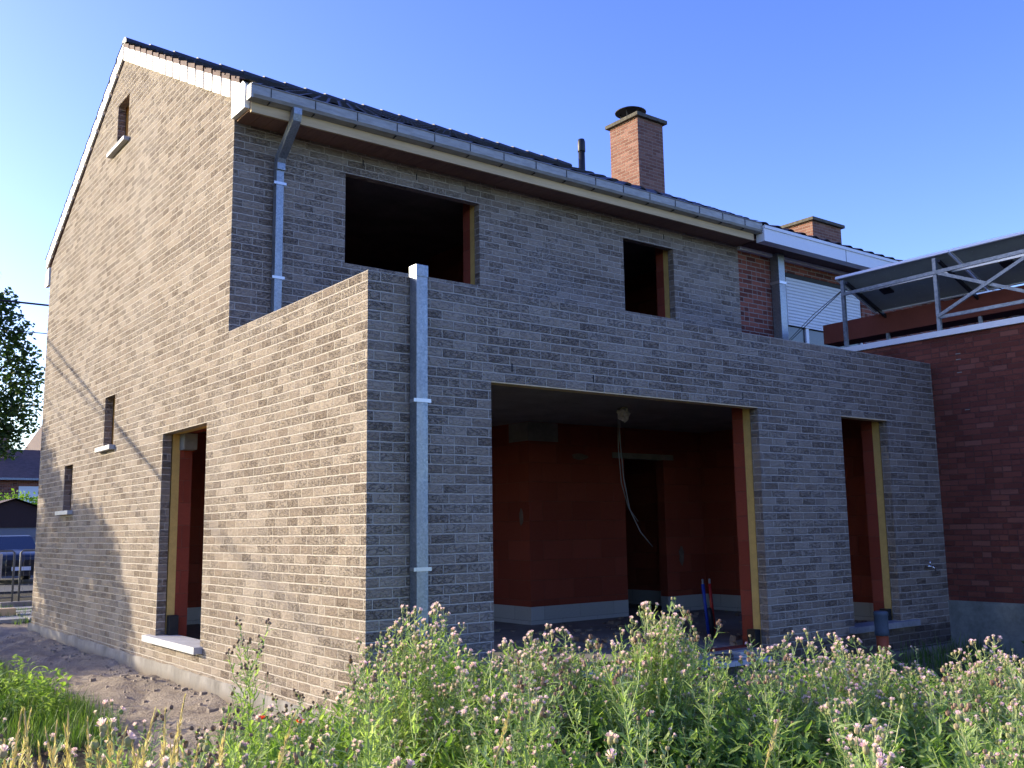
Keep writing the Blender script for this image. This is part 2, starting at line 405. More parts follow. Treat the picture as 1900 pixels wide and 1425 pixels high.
g = MB(); g.add(vs, fs); o = g.build('ground', M['ground'], smooth=True, fix=False); setp(o, kind='structure')
m = MB(); m.box(-1.2, 60, 22, 32, -.4, -.012); o = m.build('road', M['asphalt']); setp(o, kind='structure')
m = MB()
random.seed(3)
for i in range(9):
    for j in range(5):
        x = -1.6+.62*i; y = 12.2+.62*j
        if random.random() < .18: continue
        z = gh(x+.3, y+.3, False)+.045+random.uniform(-.012, .012)
        m.box(x+.02, x+.59, y+.02, y+.59, z-.06, z)
o = m.build('path', M['paving']); setp(o, kind='structure')

# ------------------------------------------------------------------ new grey brick house
D = 2.783; WX = 7.904; W2 = 7.754; YR = 6.87; YF = 10.77; HP = 3.348; ZE = 5.785; SL = (7.885-ZE)/(YR-D)
def zr(y): return ZE+SL*((y-D) if y < YR else (2*YR-y-D))
house = thing('brick_house', 'unfinished grey brick house with empty window openings and a flat roofed rear extension', 'house')
door = rect(3.296, 4.66, .31, 2.505); mid = rect(6.62, 7.08, 2.53, 3.19); low = rect(8.62, 9.09, 1.75, 2.41); att = rect(6.58, 7.10, 6.63, 7.27)
side = [(0, -.6), (YF, -.6), (YF, ZE), (YR, 7.885), (D, ZE), (D, HP), (0, HP)]
slab(side, [door, mid, low, att], 'x', 0, .1).build('side_wall', M['grey_brick'], house)
big = rect(1.137, 4.505, .13, 2.59); d2 = rect(5.945, 6.842, .30, 2.585)
o = slab(rect(.1, WX, -.6, HP), [big, d2], 'y', 0, .1).build('extension_wall', M['grey_brick'], house)
w1 = rect(1.255, 3.03, 4.24, 5.245); w2 = rect(5.394, 6.36, 4.235, 5.235)
slab(rect(.1, W2, 3.0, ZE-.02), [w1, w2], 'y', D, D+.1).build('rear_wall', M['grey_brick'], house)
slab(rect(.1, W2, -.6, ZE-.02), [], 'y', YF-.1, YF).build('front_wall', M['grey_brick'], house)
# insulation layer and terracotta inner leaf
side2 = [(.12, .15), (YF-.2, .15), (YF-.2, ZE-.15), (YR, 7.73), (D+.12, ZE-.15), (D+.12, HP-.02), (.12, HP-.02)]
slab(side2, [rect(3.29, 4.668, .155, 2.51), rect(6.61, 7.09, 2.52, 3.2), rect(8.61, 9.10, 1.74, 2.42), rect(6.57, 7.11, 6.62, 7.28)], 'x', .114, .2).build('insulation', M['insul'], house)
side3 = [(.34, .2), (YF-.3, .2), (YF-.3, ZE-.2), (YR, 7.7), (D+.34, ZE-.2), (D+.34, HP-.03), (.34, HP-.03)]
slab(side3, [rect(3.296, 4.664, .205, 2.52), rect(6.62, 7.08, 2.53, 3.19), rect(8.62, 9.09, 1.75, 2.41), rect(6.58, 7.10, 6.63, 7.27)], 'x', .2, .34).build('inner_wall', M['terracotta'], house)
slab(rect(.2, 7.55, .15, HP-.02), [rect(1.13, 4.512, .155, 2.768), rect(5.94, 6.849, .155, 2.768)], 'y', .112, .2).build('insulation', M['insul'], house)
slab(rect(.34, 7.55, .2, HP-.03), [rect(1.137, 4.507, .205, 2.768), rect(5.945, 6.845, .205, 2.768)], 'y', .2, .34).build('inner_wall', M['terracotta'], house)
slab(rect(.2, 7.55, 3.4, ZE-.2), [rect(1.25, 3.036, 4.23, 5.44), rect(5.39, 6.366, 4.23, 5.44)], 'y', D+.112, D+.2).build('insulation', M['insul'], house)
slab(rect(.34, 7.55, 3.4, ZE-.2), [rect(1.255, 3.03, 4.24, 5.44), rect(5.394, 6.36, 4.24, 5.44)], 'y', D+.2, D+.34).build('inner_wall', M['terracotta'], house)
# lintel angles: thin pale steel line over each rear opening, membranes at jamb feet
for q in ((1.139, 4.503, -.003, .112, 2.580, 2.5895), (5.947, 6.84, -.003, .112, 2.575, 2.5845)):
    m = MB(); m.box(*q); m.build('lintel_angle', M['timber'], house)
for q in ((4.43, 4.51, .115, .215, .14, .37), (6.77, 6.849, .115, .215, .30, .43), (.118, .215, 4.57, 4.667, .31, .52)):
    m = MB(); m.box(*q); m.build('damp_membrane', M['membrane'], house)
# weep slots: dark boxes stand in for the shade inside open joints
for x, z, y in ((1.355, 2.721, 0), (2.259, 2.70, 0), (3.39, 2.70, 0), (4.279, 2.69, 0), (1.468, 5.404, D), (2.156, 5.39, D), (2.829, 5.385, D), (5.717, 5.39, D), (6.177, 5.385, D)):
    m = MB(); m.box(x-.006, x+.006, y-.0025, y+.01, z-.034, z+.034); m.build('weep_slot', M['membrane'], house)
# plinth
m = MB()
n = 80
for i in range(n):
    y0 = 10.9*i/n-.02; y1 = 10.9*(i+1)/n-.02
    q0 = .018+.012*mnoise.noise((y0*1.5, 0, 0)); q1 = .018+.012*mnoise.noise((y1*1.5, 0, 0))
    t0 = .035+.018*mnoise.noise((y0*2.3, 5, 0)); t1 = .035+.018*mnoise.noise((y1*2.3, 5, 0))
    m.add([(-q0, y0, -.6), (-q1, y1, -.6), (-q1, y1, t1), (-q0, y0, t0), (.001, y1, t1+.012), (.001, y0, t0+.012)], [(0, 1, 2, 3), (3, 2, 4, 5)])
m.build('plinth', M['plinth'], house, smooth=True)
m = MB(); m.box(-.01, 7.9, -.055, -.001, -.6, -.02); m.build('plinth', M['plinth'], house)
# parapet inner side and flat roof
m = MB(); m.box(.1, WX-.01, .1, .34, HP-.019, HP); m.box(.1, .34, .34, D, HP-.019, HP); m.build('parapet_top', M['grey_brick'], house)
m = MB(); m.box(.34, 7.7, .34, D+.2, 3.1, 3.22); m.build('flat_roof', M['roofing'], house)
# floors, ceiling
m = MB(); m.box(.1, 7.74, .1, YF-.1, -.1, .2); m.build('floor_slab', M['floor_concrete'], house)
m = MB(); m.box(.2, 7.74, .2, YF-.1, 2.77, 3.09); m.build('ceiling_slab', M['concrete'], house)
m = MB(); m.box(.34, 7.74, D+.34, YF-.1, 5.45, 5.55); m.build('ceiling_slab', M['concrete'], house)
# inside walls
m = MB()
m.box(4.28, 5.97, 3.5, 6.9, .42, 2.77); m.box(6.75, 7.55, 3.5, 3.64, .42, 2.77); m.box(5.97, 6.75, 3.5, 3.64, 2.42, 2.77)
m.box(.34, 4.28, 6.9, 7.04, .42, 2.77); m.box(5.97, 7.55, 6.9, 7.04, .42, 2.77)
m.box(7.55, 7.74, .2, YF-.1, .42, 2.77)
m.box(.34, 7.55, YF-.34, YF-.2, .2, 2.77)
m.build('partition_wall', M['terracotta'], house)
m = MB()
m.box(4.28, 5.97, 3.5, 6.9, .2, .42); m.box(6.75, 7.55, 3.5, 3.64, .2, .42); m.box(.34, 4.28, 6.9, 7.04, .2, .42); m.box(5.97, 7.55, 6.9, 7.04, .2, .42)
m.box(7.55, 7.74, .2, YF-.1, .2, .42)
m.build('base_block_course', M['white_block'], house)
for q in ((4.272, 4.78, 3.492, 3.9, 2.52, 2.765), (5.75, 6.95, 3.488, 3.6, 2.342, 2.42), (.19, .335, 4.5, 4.659, 2.33, 2.51)):
    m = MB(); m.box(*q); m.build('concrete_lintel', M['concrete'], house)
m = MB(); m.box(.34, 7.74, 6.9, 7.04, 3.1, 5.45); m.box(7.55, 7.74, D+.34, YF-.1, 3.1, 5.45); m.box(4.2, 4.34, D+.34, 6.9, 3.1, 5.45)
m.build('partition_wall', M['terracotta'], house)
for q in ((4.272, 4.2785, 3.62, 3.70, 1.45, 1.65), (5.0, 5.3, 3.493, 3.499, 2.3, 2.38), (7.0, 7.1, 3.493, 3.499, .85, 1.12)):
    m = MB(); c = ((q[0]+q[1])/2, (q[2]+q[3])/2, (q[4]+q[5])/2); flat = 'x' if q[1]-q[0] < .01 else 'y'
    w_ = (q[3]-q[2])/2 if flat == 'x' else (q[1]-q[0])/2; h_ = (q[5]-q[4])/2; cu = c[1] if flat == 'x' else c[0]
    pol = [(cu+w_*cos(2*pi*k/14)*(1+.35*mnoise.noise((k*.9, c[0], c[2]))), c[2]+h_*sin(2*pi*k/14)*(1+.35*mnoise.noise((k*.7, 3, c[0])))) for k in range(14)]
    m.prism(pol, flat, q[0] if flat == 'x' else q[2], q[1] if flat == 'x' else q[3]); m.build('mortar_patch', M['patch'], house)
# party wall, closing the gable on the right
m = MB(); m.prism([(.1, -.3), (YF-.05, -.3), (YF-.05, ZE-.03), (YR, 7.85), (D+.03, ZE-.03), (D+.03, HP-.03), (.1, HP-.03)], 'x', 7.745, 7.752); m.build('party_wall', M['terracotta'], house)
# sills
def sill(n, x0, x1, y0, y1, z0, z1): 
    m = MB(); m.box(x0, x1, y0, y1, z0, z1); m.build('window_sill', M['stone'], house, bevel=.006)
sill(0, -.085, .22, 3.235, 4.86, .245, .312); sill(0, -.07, .12, 6.55, 7.22, 2.475, 2.533); sill(0, -.07, .12, 8.52, 9.26, 1.695, 1.753); sill(0, -.07, .12, 6.53, 7.34, 6.585, 6.64)
m = MB(); m.box(5.84, 7.13, -.07, .2, .238, .303); m.build('window_sill', M['darker_stone'], house, bevel=.006)
m = MB(); m.box(3.2, 4.45, -.06, .12, .085, .132); m.build('threshold', M['stone'], house, bevel=.005)

# roof: tiles with stepped courses and waves
def tiled(ya, za, yb, zb, x0, x1, course=.34, wave=.3, amp=.022, flip=False):
    m = MB(); L = sqrt((yb-ya)**2+(zb-za)**2); nc = max(1, round(L/course)); nxw = int((x1-x0)/wave*8)
    dy, dz = (yb-ya)/L, (zb-za)/L; ny, nz = (-dz, dy) if dy > 0 else (dz, -dy)
    rows = []
    for k in range(nc):
        for (t, hgt) in ((k*L/nc, .034), ((k+1)*L/nc, .006)):
            r = []
            for i in range(nxw+1):
                x = x0+(x1-x0)*i/nxw; ph = (x/wave) % 1
                hh = hgt+amp*(max(0, cos(2*pi*ph))**.6 if cos(2*pi*ph) > 0 else 0)
                r.append((x, ya+dy*t+ny*hh, za+dz*t+nz*hh))
            rows.append(r)
    vs = [p for r in rows for p in r]; w_ = nxw+1; fs = []
    for j in range(len(rows)-1):
        for i in range(nxw): fs.append((j*w_+i, j*w_+i+1, (j+1)*w_+i+1, (j+1)*w_+i))
    m.add(vs, fs); return m
ROFF = .2                                    # tiles lie this far above the masonry line
m = tiled(2.40, zr(2.40)+ROFF-.035, YR, 7.885+ROFF, -.045, W2+.02)
m2 = tiled(11.0, zr(11.0)+ROFF-.02, YR, 7.885+ROFF, -.045, W2+.02); m.add(m2.v, m2.f)
roof = m.build('roof', M['tile'], house, smooth=False)
m = MB()
for (a, b) in ((2.45, YR), (YR, 10.95)):
    m.add([(-.01, a, zr(a)+.10), (W2, a, zr(a)+.10), (W2, b, zr(b)+.10), (-.01, b, zr(b)+.10), (-.01, a, zr(a)+.17), (W2, a, zr(a)+.17), (W2, b, zr(b)+.17), (-.01, b, zr(b)+.17)],
          [(0,3,2,1),(4,5,6,7),(0,1,5,4),(1,2,6,5),(2,3,7,6),(3,0,4,7)])
m.build('roof_deck', M['tile_edge'], roof)
# gable infill of roof thickness
m = MB()
x = -.03
while x < W2-.05:
    prof = []
    for (t, r) in ((0, .105), (.36, .092)):
        prof.append([(x+t, YR+r*1.15*cos(a), 7.885+ROFF-.05+r*sin(a)*1.0+(.04 if t == 0 else .034)) for a in [pi*k/8 for k in range(9)]])
    vs = prof[0]+prof[1]; fs = [(k, k+1, k+10, k+9) for k in range(8)]+[tuple(range(9))]
    m.add(vs, fs); x += .335
m.build('ridge_tiles', M['tile'], roof, fix=False)
# white verge pieces, one mesh per slope
def verge(y_lo, y_hi, n, front):
    m = MB(); ed = MB()
    for i in range(n):
        a = y_lo+(y_hi-y_lo)*i/n; b = y_lo+(y_hi-y_lo)*(i+1)/n
        g_ = .034 if b > a else -.034
        za, zb = zr(a), zr(b)
        st = -.03 if True else 0
        for mm, h0, h1, x0, x1 in (((m, .035, .25, -.034, -.010),) if front else ((m, -.012, .175, -.030, -.010), (ed, .178, .232, -.035, .02))):
            a2, b2 = a+g_, b-g_*.4
            lo = (za+h0+st*0, zb+h0+st); hi = (za+h1+.012, zb+h1+st)
            mm.add([(x0, a2, lo[0]), (x0, b2, lo[1]), (x0, b2, hi[1]), (x0, a2, hi[0]), (x1, a2, lo[0]), (x1, b2, lo[1]), (x1, b2, hi[1]), (x1, a2, hi[0])],
                   [(0,1,2,3),(7,6,5,4),(0,4,5,1),(1,5,6,2),(2,6,7,3),(3,7,4,0)])
    m.build('verge_boards', M['white_verge'], roof)
    if ed.v: ed.build('verge_tile_ends', M['tile_edge'], roof)
mb_ = MB(); mb_.prism([(D, ZE-.01), (YR, 7.875), (11.0, zr(11.0)-.01), (11.0, zr(11.0)+.17), (YR, 8.06), (2.5, zr(2.5)+.17), (2.5, zr(2.5)-.0)], 'x', -.009, .03); mb_.build('verge_shadow_backing', M['tile_edge'], roof)  # dark sheet stands in for the shadow lines around the verge boards
verge(2.56, YR-.02, 16, False); verge(10.98, YR+.0, 13, True)
m = MB(); m.prism([(D+.003, 5.535), (2.44, 5.535), (2.44, 5.78), (2.50, 5.83), (D+.003, 5.80)], 'x', -.034, .02); m.build('eaves_end_board', M['white_verge'], house)
m = MB(); m.prism([(YF, 5.5), (10.98, 5.5), (10.98, 5.72), (YF, 5.80)], 'x', -.03, .02); m.build('eaves_end_board', M['white_verge'], house)
# eaves: fascia, soffit, gutter
m = MB(); m.box(.02, 7.66, 2.40, 2.43, 5.488, 5.60); m.build('fascia', M['timber'], house)
m = MB()
x = .02
while x < 7.72: m.box(x, min(7.74, x+.136), 2.43, D, 5.512, 5.53); x += .14
m.build('soffit', M['soffit'], house)
m = MB(); m.box(.02, W2, 2.44, D+.1, 5.53, 5.60); m.build('eaves_backing', M['tile_edge'], house)
gut = MB()
prof = [(2.395, 5.588), (2.315, 5.605), (2.298, 5.635), (2.296, 5.722), (2.286, 5.732), (2.296, 5.742), (2.31, 5.728), (2.312, 5.64), (2.325, 5.622), (2.385, 5.61), (2.395, 5.72)]
gut.prism(prof, 'x', -.02, 7.73)
gut.box(-.03, -.005, 2.296, 2.40, 5.59, 5.735); gut.box(7.72, 7.735, 2.296, 2.40, 5.59, 5.735)
gutter = gut.build('gutter', M['gutter'], house)
for k in range(16):
    x = .178+.478*k
    if x < 7.7: m = MB(); m.box(x-.003, x+.003, 2.291, 2.297, 5.635, 5.735); m.box(x-.003, x+.003, 2.318, 2.39, 5.585, 5.600); m.build('gutter_joint', M['membrane'], gutter)
# downpipe, upper
def sqpipe(name, pts, wd, dp, mat, parent):
    m = MB(); rings = []
    for i, p in enumerate(pts):
        p = Vector(p); d = (Vector(pts[min(i+1, len(pts)-1)])-Vector(pts[max(i-1, 0)])).normalized()
        u = Vector((1, 0, 0)); v = d.cross(u).normalized()
        rings.append([p+u*a*wd/2+v*b*dp/2 for a, b in ((-1, -1), (1, -1), (1, 1), (-1, 1))])
    vs = [q for r in rings for q in r]; fs = [(i*4+k, i*4+(k+1) % 4, (i+1)*4+(k+1) % 4, (i+1)*4+k) for i in range(len(pts)-1) for k in range(4)]
    fs += [(3, 2, 1, 0), tuple(4*(len(pts)-1)+k for k in range(4))]
    m.add(vs, fs); return m.build(name, mat, parent, bevel=.004)
dp = thing('downpipe', 'zinc downpipe bending down from the gutter onto the upper rear wall', 'downpipe')
pts = [(.46, 2.325, 5.60), (.46, 2.325, 5.54), (.46, 2.34, 5.49), (.46, 2.38, 5.45), (.46, 2.50, 5.35), (.46, 2.62, 5.25), (.46, 2.67, 5.21), (.46, 2.70, 5.15), (.46, 2.70, 5.07)]
sqpipe('bend', pts, .088, .085, M['zinc'], dp)
m = MB()
for k in range(4):
    a = Vector((.46, 2.40, 5.43)).lerp(Vector((.46, 2.62, 5.24)), k/3); m.box(a.x-.047, a.x+.047, a.y-.05, a.y-.04, a.z-.052, a.z-.046)
sqpipe('pipe', [(.46, 2.72, 5.10), (.46, 2.72, 4.2), (.46, 2.72, 3.22)], .08, .08, M['zinc'], dp)
def clip(x, y, z, wd, parent):
    m = MB(); m.box(x-wd/2-.006, x+wd/2+.006, y-.005, y, z-.014, z+.014)
    for s in (-1, 1):
        m.box(x+s*(wd/2+.016)-.011, x+s*(wd/2+.016)+.011, y-.004, y+.004, z-.014, z+.014); m.box(x+s*(wd/2+.004)-.003, x+s*(wd/2+.004)+.003, y, y+.09, z-.012, z+.012)
    m.build('clip', M['alu'], parent)
clip(.46, 2.678, 4.93, .08, dp); clip(.46, 2.678, 3.94, .08, dp)
dp2 = thing('downpipe', 'tall zinc downpipe on the extension wall beside its sunlit corner', 'downpipe')
sqpipe('pipe', [(.41, -.062, -.2), (.41, -.062, 1.4), (.41, -.062, 3.38)], .10, .10, M['zinc'], dp2)
sqpipe('outlet_box', [(.41, -.062, 3.33), (.41, -.062, 3.425)], .108, .108, M['zinc'], dp2)
clip(.41, -.113, 2.37, .10, dp2); clip(.41, -.113, 1.115, .10, dp2)
# flue pipe on the roof
fl = thing('flue_pipe', 'slim black flue pipe rising above the roof beside the large chimney', 'flue pipe')
m = MB(); m.lathe((7.45, 5.85, 7.3), [(.075, 0), (.06, .25), (.058, .62)], 14); m.build('pipe', M['black'], fl, smooth=True)
m = MB(); m.lathe((7.45, 5.85, 7.92), [(.066, 0), (.07, .01), (.068, .18), (.055, .23), (.03, .24)], 14); m.build('cowl', M['black'], fl, smooth=True)

# ------------------------------------------------------------------ objects in the new house
t_ = thing('garden_tap', 'small chrome garden tap on the grey wall near the neighbour wall', 'tap')
m = MB(); m.tube([(7.44, .0, .89), (7.44, -.06, .89)], .012); m.tube([(7.44, -.055, .89), (7.50, -.055, .885)], .011); m.tube([(7.49, -.06, .885), (7.52, -.07, .86), (7.545, -.075, .80)], .009)
m.build('body', M['chrome'], t_, smooth=True)
m = MB(); m.tube([(7.44, -.06, .90), (7.437, -.062, .95)], .009); m.build('handle', M['chrome'], t_, smooth=True)
dr = thing('drain_pipe', 'upright orange drain pipe with a grey sleeve in front of the narrow rear door opening', 'drain pipe')
m = MB(); m.lathe((5.93, -.33, -.25), [(.062, 0), (.062, .5)], 18); m.build('pipe', M['orange_pvc'], dr, smooth=True)
m = MB(); m.lathe((5.93, -.33, .235), [(.066, 0), (.074, .005), (.074, .05), (.07, .06), (.07, .2), (.076, .21), (.076, .24), (.06, .25)], 18); m.build('sleeve', M['grey_pvc'], dr, smooth=True)
ri = thing('water_pipes', 'blue and red sleeved water pipes standing up from the floor inside the big opening', 'water pipes')
for nm, dx, mt in (('blue_pipe', -.03, 'blue_plastic'), ('red_pipe', .07, 'red_plastic')):
    m = MB(); m.tube([(4.72+dx, .95, .2), (4.70+dx, .96, .5), (4.66+dx*1.1, .95, .78)], .018); o = m.build(nm, M[mt], ri, smooth=True)
    m = MB(); m.tube([(4.66+dx*1.1, .95, .78), (4.655+dx*1.1, .945, .83)], .012); m.build('pipe_end', M['cable'], o)
m = MB(); m.tube([(4.73, .95, .2), (4.72, .95, .42), (4.70, .955, .52)], .038); m.build('black_sleeve', M['black'], ri, smooth=True)
# hanging cable
m = MB()
m.tube([(4.33, 1.85, 2.76), (4.32, 1.84, 2.4), (4.35, 1.83, 1.95), (4.42, 1.82, 1.6), (4.56, 1.8, 1.34), (4.73, 1.78, 1.17)], .0065, 6)
m.tube([(4.31, 1.85, 2.76), (4.30, 1.85, 2.3), (4.34, 1.86, 1.9), (4.44, 1.86, 1.62), (4.58, 1.85, 1.46)], .0055, 6)
m.tube([(4.36, 1.87, 2.76), (4.355, 1.87, 2.6), (4.37, 1.88, 2.55)], .006, 6)
o = m.build('hanging_cable', M['cable'], smooth=True, fix=False); setp(o, 'loose grey electric cables hanging from the concrete ceiling inside the big opening', 'cable')
bm = bmesh.new(); bmesh.ops.create_icosphere(bm, subdivisions=3, radius=.072)
for v in bm.verts:
    k = 1+.55*mnoise.noise(v.co*22)+.25*mnoise.noise(v.co*60); v.co *= k; v.co.z *= 1.1; v.co.x *= .8
me = bpy.data.meshes.new('wrapping'); bm.to_mesh(me); bm.free()
o = link('crumpled_wrapping', me, M['brown_wrap']); o.location = (4.33, 1.78, 2.69)
setp(o, 'crumpled pale brown wrapping bunched round the cable outlet on the ceiling', 'wrapping')
# rubble and boards on the threshold
random.seed(11)
for k, (x, y, z, a, lx, ly, lz, mt, lb) in enumerate((
    (4.12, .03, .16, .1, .2, .1, .065, 'white_block', 'pale broken block lying at the right end of the big opening'),
    (3.86, .04, .155, -.2, .16, .1, .055, 'grey_brick', 'grey loose brick lying second from the right jamb on the threshold'),
    (4.33, .06, .165, .35, .14, .09, .05, 'concrete', 'small concrete lump tucked against the right jamb of the big opening'))):
    m = MB(); m.box(-lx/2, lx/2, -ly/2, ly/2, -lz/2, lz/2); o = m.build('loose_block', M[mt], bevel=.006); o.location = (x, y, z+.01); o.rotation_euler = (0, .03, a)
    setp(o, lb, 'block', 'loose blocks on the threshold')
m = MB(); m.box(-.42, .42, -.12, .12, 0, .03); o = m.build('board', M['white_metal'], bevel=.004); o.location = (2.55, .0, .14); o.rotation_euler = (.05, .02, .05)
setp(o, 'pale flat board lying across the sill of the big opening behind the thistles', 'board')

# ------------------------------------------------------------------ neighbour house
nb = thing('neighbour_house', 'older red brick house with white fascia and roller shutter joined to the grey house', 'house')
nwin = rect(8.86, 10.9, 4.17, 5.29)
slab(rect(W2+.004, 17, 3.5, 5.68), [nwin], 'y', D+.008, D+.15).build('rear_wall', M['red_brick'], nb)
m = MB(); m.box(W2+.004, 17, 10.5, 10.7, -.3, 5.68); m.box(16.9, 17, D+.15, 10.5, -.3, 5.68); m.box(W2+.004, 17, D+.15, 10.5, 3.0, 3.1); m.build('side_wall', M['red_brick'], nb)
m = MB(); m.box(7.74, 17.2, 2.27, 2.42, 5.47, 5.70); m.box(7.74, 17.2, 2.255, 2.27, 5.66, 5.705); m.build('fascia', M['white_metal'], nb)
m = MB(); m.box(7.74, 17.2, 2.42, D+.01, 5.50, 5.515); m.build('soffit', M['tile_edge'], nb)
m = MB(); m.box(7.74, 17.2, D-.06, D+.007, 5.45, 5.50); m.build('soffit_batten', M['white_metal'], nb)
for x in (9.75, 12.1, 14.4):
    m = MB(); m.box(x-.004, x+.004, 2.266, 2.27, 5.47, 5.66); m.build('fascia_joint', M['cable'], nb)
RN = 7.80-5.74
m = tiled(2.30, 5.70, YR, 7.66, W2+.03, 17.2, amp=.03); m2 = tiled(11.2, 5.70, YR, 7.66, W2+.03, 17.2); m.add(m2.v, m2.f)
nroof = m.build('roof', M['old_tile'], nb)
m = MB(); m.prism([(2.5, 5.6), (11.1, 5.6), (YR, 7.62)], 'x', W2+.01, W2+.05); m.build('gable', M['red_brick'], nb)
m = MB(); m.prism([(2.5, 5.6), (11.1, 5.6), (YR, 7.62)], 'x', 17.0, 17.1); m.build('gable', M['red_brick'], nb)
m = MB()
x = W2+.05
while x < 17.1: m.prism([(YR-.13, 7.63), (YR, 7.76), (YR+.13, 7.63)], 'x', x, x+.3); x += .34
m.build('ridge_tiles', M['old_tile'], nroof)
# window
wn_ = MB(); wn_.box(8.86, 10.9, D+.03, D+.06, 4.17, 4.21); wn_.box(8.86, 8.90, D+.03, D+.06, 4.21, 5.29); wn_.box(9.36, 9.43, D+.03, D+.06, 4.21, 4.6); wn_.box(10.86, 10.9, D+.03, D+.06, 4.21, 5.29)
win = wn_.build('window', M['white_metal'], nb)
m = MB(); m.box(8.9, 10.86, D+.06, D+.07, 4.21, 5.2); m.build('pane', M['glass'], win)
m = MB(); z = 4.48
m.box(8.90, 10.86, D+.015, D+.04, 4.455, 4.48)
while z < 5.22: m.prism([(D+.026, z), (D+.014, z+.012), (D+.014, z+.045), (D+.026, z+.052)], 'x', 8.9, 10.86); z += .053
sh_ = m.build('roller_shutter', M['shutter'], win); 
m = MB(); m.box(8.9, 10.86, D+.01, D+.03, 5.22, 5.285); m.build('shutter_box', M['membrane'], win)
dq = thing('downpipe', 'broad dull zinc downpipe on the red brick wall beside the roller shutter', 'downpipe')
m = MB(); m.box(8.50, 8.65, D-.16, D-.005, 3.6, 5.5); m.build('pipe', M['zinc'], dq, bevel=.01)
m = MB(); m.box(8.49, 8.66, D-.17, D, 5.02, 5.06); m.build('clip', M['alu'], dq)
# chimneys
def chimney(x0, x1, y0, y1, z0, z1, cowl, label):
    c = thing('chimney', label, 'chimney') if False else None
    m = MB(); m.box(x0, x1, y0, y1, z0, z1); ch = m.build('chimney', M['chimney_brick'], nb)
    ch['label'] = label
    m = MB(); m.box(x0-.07, x1+.07, y0-.07, y1+.07, z1, z1+.075); m.build('cap', M['cap'], ch, bevel=.01)
    if cowl:
        cx, cy = (x0+x1)/2-.12, (y0+y1)/2+.02
        m = MB(); m.lathe((cx, cy, z1+.27), [(.31, 0), (.315, .012), (.22, .06), (.05, .08)], 28); m.lathe((cx, cy, z1+.06), [(.13, 0), (.13, .12)], 14)
        for k in range(4): m.bar((cx+.15*cos(k*pi/2+.4), cy+.15*sin(k*pi/2+.4), z1+.07), (cx+.22*cos(k*pi/2+.4), cy+.22*sin(k*pi/2+.4), z1+.28), .02)
        m.build('cowl', M['black'], ch)
    else:
        m = MB(); m.lathe((x0+.55, y0+.3, z1+.07), [(.03, 0), (.03, .1), (.045, .11), (.01, .13)], 8); m.build('cowl', M['galv'], ch)
chimney(9.5, 10.2, 6.48, 7.26, 7.0, 9.33, True, 'tall brick chimney with a round black cowl')
chimney(15.0, 16.1, 6.48, 7.3, 7.0, 8.24, False, 'short distant brick chimney with a flat cap')
# extension of the neighbour, party wall
NX = 7.906
m = MB(); m.box(NX, NX+.3, -4.2, D, .47, 3.655); m.box(NX+.3, 14, -4.2, -3.9, .47, 3.655); m.build('extension_wall', M['dark_red_brick'], nb)
m = MB(); m.box(NX-.02, NX+.32, -4.22, D, -.6, .475); m.build('plinth', M['green_plinth'], nb)
m = MB(); m.box(NX-.035, NX+.33, -4.25, D, 3.66, 3.735); m.build('coping', M['white_metal'], nb, bevel=.004)
m = MB(); m.box(NX+.3, 14, -3.9, D, 3.45, 3.60); m.build('flat_roof', M['roofing'], nb)
for (y, z) in ((-.36, 3.42), (-.36, 3.35), (-.36, 3.19), (-.42, 2.73)):
    m = MB(); m.box(NX-.003, NX, y-.03, y+.03, z-.005, z+.005); m.build('mortar_smear', M['concrete'], nb)
m = MB(); m.box(11.6, 11.8, -3.9, D, 3.6, 4.25); m.build('parapet_wall', M['red_brick'], nb)
# solar panels on their steel frame
py = [1.375, -.275, -1.925, -3.575]
for k in range(3):
    lb = ['tilted solar panel nearest the roller shutter, seen from below', 'middle solar panel of the tilted row on the steel frame', 'third solar panel of the tilted row, cut by the photo edge'][k]
    p = thing('solar_panel', lb, 'solar panel', 'solar panels on the flat roof')
    a, b = py[k+1]+.008, py[k]-.008
    def pt(s, y, h=0): return (8.05+.925*s+h*.37, y, 4.74-.37*s+h*.925)
    def pslab(s0, s1, y0, y1, h0, h1):
        return [pt(s0, y0, h0), pt(s1, y0, h0), pt(s1, y1, h0), pt(s0, y1, h0), pt(s0, y0, h1), pt(s1, y0, h1), pt(s1, y1, h1), pt(s0, y1, h1)]
    BF = [(0,3,2,1),(4,5,6,7),(0,1,5,4),(1,2,6,5),(2,3,7,6),(3,0,4,7)]
    bk = MB(); bk.add(pslab(.02, .98, a+.02, b-.02, .015, .03), BF)
    m = MB(); m.add(pslab(.02, .98, a+.02, b-.02, .032, .036), BF); m.build('glass', M['panel_glass'], p)
    m = MB()
    for q in ((0, .02, a, b), (.98, 1, a, b), (.02, .98, a, a+.02), (.02, .98, b-.02, b)): m.add(pslab(*q, 0, .04), BF)
    m.build('frame', M['white_metal'], p)
    bk.cur = 1
    for i in range(6):
        for j in range(5):
            s = .12+.155*i; y = a+.2+.3*j+(.15 if i % 2 else 0)
            if y < b-.08: bk.add(pslab(s, s+.012, y, y+.014, .0135, .0149), BF)
    bk.build('backsheet', [M['panel_back'], M['alu']], p)
    m = MB(); m.add(pslab(.45, .58, b-.55, b-.40, -.01, .0145), BF); m.build('junction_box', M['black'], p)
fr = thing('panel_frame', 'galvanised steel frame of posts and cross braces carrying the solar panels', 'steel frame')
ys = [1.25, -.08, -1.41, -2.74, -3.5]
